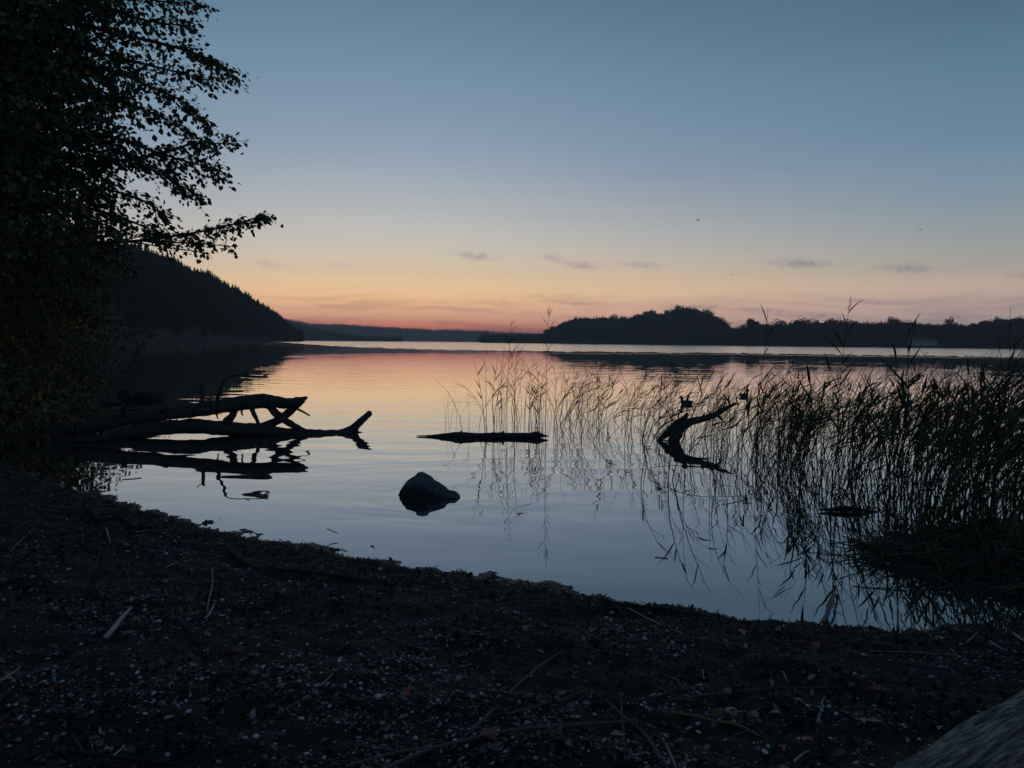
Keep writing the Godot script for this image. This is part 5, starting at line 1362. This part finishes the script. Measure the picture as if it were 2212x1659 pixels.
func make_sticks() -> void:
	# [points px,py(,lift)], radius m, material, name, label
	var list := [
		[[[490, 1178], [512, 1203], [545, 1222], [590, 1229], [640, 1232], [690, 1238], [750, 1250], [805, 1257]], 0.024, "dead_wood", "branch", "long crooked branch lying along the water on the left of the beach"],
		[[[186, 1098], [200, 1108], [214, 1122], [250, 1122], [275, 1130], [296, 1140], [330, 1140]], 0.036, "dark_wood", "branch", "dark gnarled branch lying by the water at the upper left of the beach"],
		[[[228, 1380], [244, 1360], [262, 1338], [284, 1313]], 0.020, "white_blade", "stick", "short pale birch stick lying on the left of the beach"],
		[[[230, 1142], [233, 1155], [238, 1176]], 0.010, "pale_twig", "stick", "thin pale stick standing below the dark gnarled branch"],
		[[[459, 1230], [459, 1262], [452, 1292], [447, 1322]], 0.007, "straw", "straw", "thin bent pale straw hanging down left of the beach's middle"],
		[[[443, 1337], [452, 1328], [464, 1308]], 0.010, "white_blade", "stick", "tiny white splinter at the lower end of the bent straw"],
		[[[979, 1615], [1050, 1552], [1110, 1488], [1165, 1442], [1215, 1407]], 0.011, "dark_reed", "reed_stalk", "long grey stalk slanting up across the middle of the beach"],
		[[[815, 1668], [930, 1622], [1040, 1592], [1104, 1580], [1230, 1568], [1358, 1560]], 0.011, "dark_reed", "reed_stalk", "long pinkish stalk curving along the bottom of the beach"],
		[[[748, 1658], [860, 1632], [976, 1612]], 0.009, "dark_reed", "reed_stalk", "stalk at the bottom edge that meets the long slanting one"],
		[[[1310, 1514], [1350, 1552], [1390, 1588], [1424, 1634], [1450, 1675]], 0.008, "dark_reed", "reed_stalk", "grey stalk slanting down to the bottom edge right of the middle"],
		[[[1340, 1514], [1346, 1570], [1351, 1645]], 0.006, "dark_reed", "reed_stalk", "thin upright stalk left of the slanting one at the bottom"],
		[[[1432, 1597], [1446, 1628], [1460, 1662]], 0.009, "straw", "reed_stalk", "short pale stalk at the bottom edge right of the middle"],
		[[[1356, 1317], [1420, 1347], [1480, 1372]], 0.007, "pale_twig", "straw", "straight pale straw lying below the waterline right of the middle"],
		[[[1310, 1292], [1335, 1316], [1362, 1345]], 0.008, "dark_twig", "stick", "dark stick slanting across the left end of the pale straw"],
		[[[1296, 1293], [1340, 1306], [1400, 1314], [1466, 1322], [1540, 1334]], 0.014, "dark_wood", "stick", "long dark stick lying right along the waterline"],
		[[[939, 1526], [1080, 1520], [1217, 1508]], 0.005, "dark_twig", "twig", "thin dark twig lying level across the middle of the beach"],
		[[[1458, 1517], [1510, 1505], [1560, 1497], [1662, 1487], [1740, 1486], [1819, 1484]], 0.006, "dark_reed", "reed_stalk", "long thin stalk lying level in the right half of the beach"],
		[[[1300, 1508], [1380, 1514], [1460, 1516], [1560, 1498]], 0.005, "dark_twig", "twig", "thin dark twig that runs into the long level stalk"],
		[[[1450, 1546], [1500, 1550], [1543, 1558], [1590, 1570], [1640, 1590]], 0.009, "yellow_straw", "reed_stalk", "yellowish reed stalk lying low on the right"],
		[[[1716, 1645], [1730, 1634], [1748, 1621]], 0.007, "pale_twig", "stick", "short pale stick near the bottom in the right half"],
		[[[1772, 1564], [1769, 1550], [1777, 1528], [1776, 1515], [1794, 1496]], 0.005, "pale_twig", "twig", "crooked pale twig in the right half of the beach"],
		[[[1692, 1452], [1696, 1462], [1702, 1476]], 0.005, "pale_twig", "twig", "tiny pale twig standing above the long level stalk"],
		[[[1517, 1448], [1520, 1464], [1526, 1486]], 0.005, "pale_twig", "twig", "tiny pale twig at the left end of the long level stalk"],
		[[[2190, 1370], [2204, 1380], [2222, 1392]], 0.012, "pale_twig", "stick", "pale stick at the right edge of the beach"],
		[[[1880, 1408], [1960, 1411], [2070, 1416]], 0.005, "straw", "straw", "long straw lying level below the right cove"],
		[[[1850, 1385], [1890, 1390], [1960, 1398], [2060, 1402]], 0.006, "dark_reed", "reed_stalk", "dark stalk lying level just below the right cove"],
		[[[2138, 1386], [2154, 1396], [2172, 1408]], 0.007, "pale_twig", "stick", "short pale stick near the matted bank"],
		[[[2085, 1392], [2100, 1378], [2112, 1364]], 0.005, "pale_twig", "twig", "tiny pale twig pointing up by the matted bank"],
		[[[1558, 1378], [1568, 1392], [1577, 1408]], 0.005, "dark_reed", "twig", "tiny twig left of the flat orange leaf"],
		[[[1577, 1396], [1586, 1406], [1596, 1416]], 0.005, "dark_reed", "twig", "tiny twig just right of another below the flat orange leaf"],
		[[[1754, 1340], [1762, 1351], [1772, 1366]], 0.008, "dark_twig", "twig", "dark twig leaning on the upright orange leaf"],
		[[[713, 1416], [760, 1384], [806, 1350]], 0.005, "dark_reed", "reed_stalk", "thin stalk slanting up left of the beach's middle"],
		[[[690, 1483], [704, 1472], [720, 1455]], 0.006, "straw", "straw", "short pale straw crossing a dark stick left of the middle"],
		[[[706, 1487], [735, 1500], [764, 1515]], 0.010, "dark_wood", "stick", "short dark stick slanting down left of the middle"],
		[[[-6, 1476], [18, 1462], [44, 1446]], 0.010, "straw", "reed_stalk", "pale stalk at the left edge of the beach"],
		[[[238, 1640], [252, 1629], [268, 1616]], 0.006, "pale_twig", "twig", "short pale twig at the bottom on the left"],
		[[[158, 1588], [168, 1604], [180, 1625]], 0.006, "dark_reed", "twig", "short twig standing in the gravel at the bottom left"],
		[[[194, 1598], [198, 1610], [202, 1627]], 0.005, "yellow_straw", "straw", "short yellowish straw beside the twig at the bottom left"],
		[[[150, 1622], [210, 1632], [273, 1643], [340, 1650], [405, 1658]], 0.010, "dark_wood", "stick", "long dark stick along the bottom edge on the left"],
		[[[422, 1522], [445, 1510], [469, 1495]], 0.005, "dark_reed", "twig", "thin twig slanting up in the lower left of the beach"],
		[[[22, 1190], [38, 1176], [58, 1156]], 0.005, "straw", "straw", "thin straw at the upper left edge of the beach"],
		[[[267, 1225], [273, 1236], [281, 1248]], 0.007, "dark_reed", "twig", "stubby twig in the left of the beach above the bent straw"],
		[[[358, 1226], [370, 1222], [386, 1214]], 0.006, "pale_twig", "twig", "short pale twig below the long crooked branch's left end"],
		[[[290, 1150], [304, 1148], [322, 1146]], 0.008, "pale_twig", "stick", "short pale stick right below the dark gnarled branch"],
		[[[0, 1560], [20, 1544], [44, 1526]], 0.005, "dark_reed", "twig", "thin twig at the left edge low on the beach"],
		[[[395, 1170], [440, 1180], [490, 1192]], 0.006, "dark_twig", "twig", "dark twig left of the long crooked branch"],
		[[[640, 1208], [700, 1205], [760, 1212]], 0.006, "dark_twig", "twig", "dark twig above the long crooked branch near the water"],
		[[[650, 1225], [720, 1228], [780, 1232]], 0.006, "dark_reed", "twig", "brown twig lying along the long crooked branch"],
		[[[1150, 1660], [1230, 1628], [1300, 1600]], 0.006, "dark_twig", "twig", "dark twig at the bottom edge below the long curving stalk"],
		[[[1100, 1545], [1160, 1525], [1220, 1508], [1270, 1490]], 0.006, "dark_reed", "twig", "dark thin stalk that crosses the slanting one in the middle"],
		[[[500, 1655], [640, 1640], [780, 1654]], 0.007, "dark_twig", "twig", "dark twig at the bottom edge left of the middle"],
		[[[1210, 1542], [1240, 1520], [1280, 1498]], 0.005, "dark_reed", "twig", "thin stalk slanting up to the crossing ones in the middle"],
		[[[1000, 1372], [1080, 1384], [1180, 1392]], 0.006, "dark_twig", "twig", "dark twig in the middle of the beach above the slanting stalk"],
		[[[850, 1380], [890, 1395], [930, 1412]], 0.006, "dark_reed", "twig", "thin stalk slanting down in the upper middle of the beach"]]
	var n := 0
	for q in list:
		n += 1
		var P := []; var R := []
		for i in q[0].size():
			P.append(on_beach(q[0][i][0], q[0][i][1], q[1] * 0.8 + 0.006)); R.append(q[1] * (1.0 if i < q[0].size() - 1 else 0.55) * 0.62)
		var o: Vector3 = P[0]
		for i in P.size(): P[i] -= o
		var s := Shape.new()
		s.tube(P, R, 7, 0.14, 500 + n, 5)
		var nd: Node3D
		if n == 1 or n == 2:
			nd = base(q[3], o); build("wood", s.mesh(), mats[q[2]], nd)
			for j in 3:
				var k := 1 + j * 2
				s = Shape.new(); var p: Vector3 = P[mini(k, P.size() - 1)]
				s.tube([p, p + Vector3(0.05 * (j - 1), 0.03, 0.03), p + Vector3(0.10 * (j - 1) + 0.02, 0.06, 0.0)], [q[1] * 0.4, q[1] * 0.25, q[1] * 0.1], 6, 0.1, j, 3)
				build("twig", s.mesh(), mats[q[2]], nd)
		else:
			nd = build(q[3], s.mesh(), mats[q[2]]); nd.position = o
		tag(nd, q[4], {"branch": "branch", "stick": "stick", "straw": "straw", "twig": "twig", "reed_stalk": "reed stalk"}[q[3]])
	# twigs in the water
	for q in [[[[706, 1142, 6.75], [718, 1147, 6.75], [729, 1152, 6.72]], 0.006, "thin twig poking out of the water left of the rock, mirrored as an arrow"], [[[1415, 1204, 5.95], [1430, 1205, 5.95], [1443, 1207, 5.93]], 0.006, "small dark twig floating alone on the smooth water"], [[[264, 1036, 9.6], [290, 1034, 9.6], [305, 1032, 9.6]], 0.010, "pale splinter floating on the dark reflection at the left"], [[[801, 1180, 6.25], [805, 1179, 6.25], [808, 1183, 6.25]], 0.008, "tiny dark scrap floating near the beach"]]:
		var P := []; var R := []
		for p in q[0]:
			var w := at(p[0], p[1], p[2]) if q[0][0][0] == 706 else on_water(p[0], p[1], 0.002)
			w.y = maxf(w.y, 0.002); P.append(w); R.append(q[1] * 0.7)
		var o: Vector3 = P[0]
		for i in P.size(): P[i] -= o
		var s := Shape.new(); s.tube(P, R, 6, 0.1, 3, 3)
		var nd := build("twig", s.mesh(), mats["pale_twig" if q[0][0][0] == 264 else "dark_twig"]); nd.position = o
		tag(nd, q[2], "twig")

func _ready() -> void:
	rng.seed = 1
	noise_a.seed = 11; noise_a.frequency = 0.7; noise_a.fractal_octaves = 3
	noise_b.seed = 23; noise_b.frequency = 0.7; noise_b.fractal_octaves = 3
	# camera
	var cam := Camera3D.new(); cam.name = "camera"; add_child(cam)
	cam.transform = Transform3D(cam_basis, Vector3(0, EYE, 0))
	cam.fov = rad_to_deg(2.0 * atan(829.5 / FOCAL)); cam.near = 0.05; cam.far = 9000.0; cam.current = true
	# sky, exposure, haze: the sun has set, the sky alone lights the place
	var we := WorldEnvironment.new(); we.name = "environment"
	var env := Environment.new()
	env.background_mode = Environment.BG_SKY
	var sky := Sky.new(); var pm := PanoramaSkyMaterial.new()
	pm.panorama = make_sky(); sky.sky_material = pm; env.sky = sky
	env.tonemap_mode = Environment.TONE_MAPPER_LINEAR
	env.tonemap_exposure = 1.0
	env.sdfgi_enabled = true; env.ssao_enabled = true; env.ssil_enabled = true
	env.fog_enabled = true; env.fog_density = 0.00027; env.fog_light_color = Color(1.0, 0.97, 0.95)
	we.environment = env; add_child(we)
	make_materials()
	plain("single_tree", lin(0.027, 0.036, 0.018), 1.0, false, 0.2)
	ring_at = on_water(782, 939)
	rock_at = on_water(925, 1071)
	duck_spots = [[on_water(1483, 873), Vector2(-1, 0.05)], [on_water(1607, 857), Vector2(0.9, -0.42)]]
	make_land()
	make_water()
	make_hills()
	make_trees()
	make_driftwood()
	make_animals()
	make_reeds()
	make_beach()
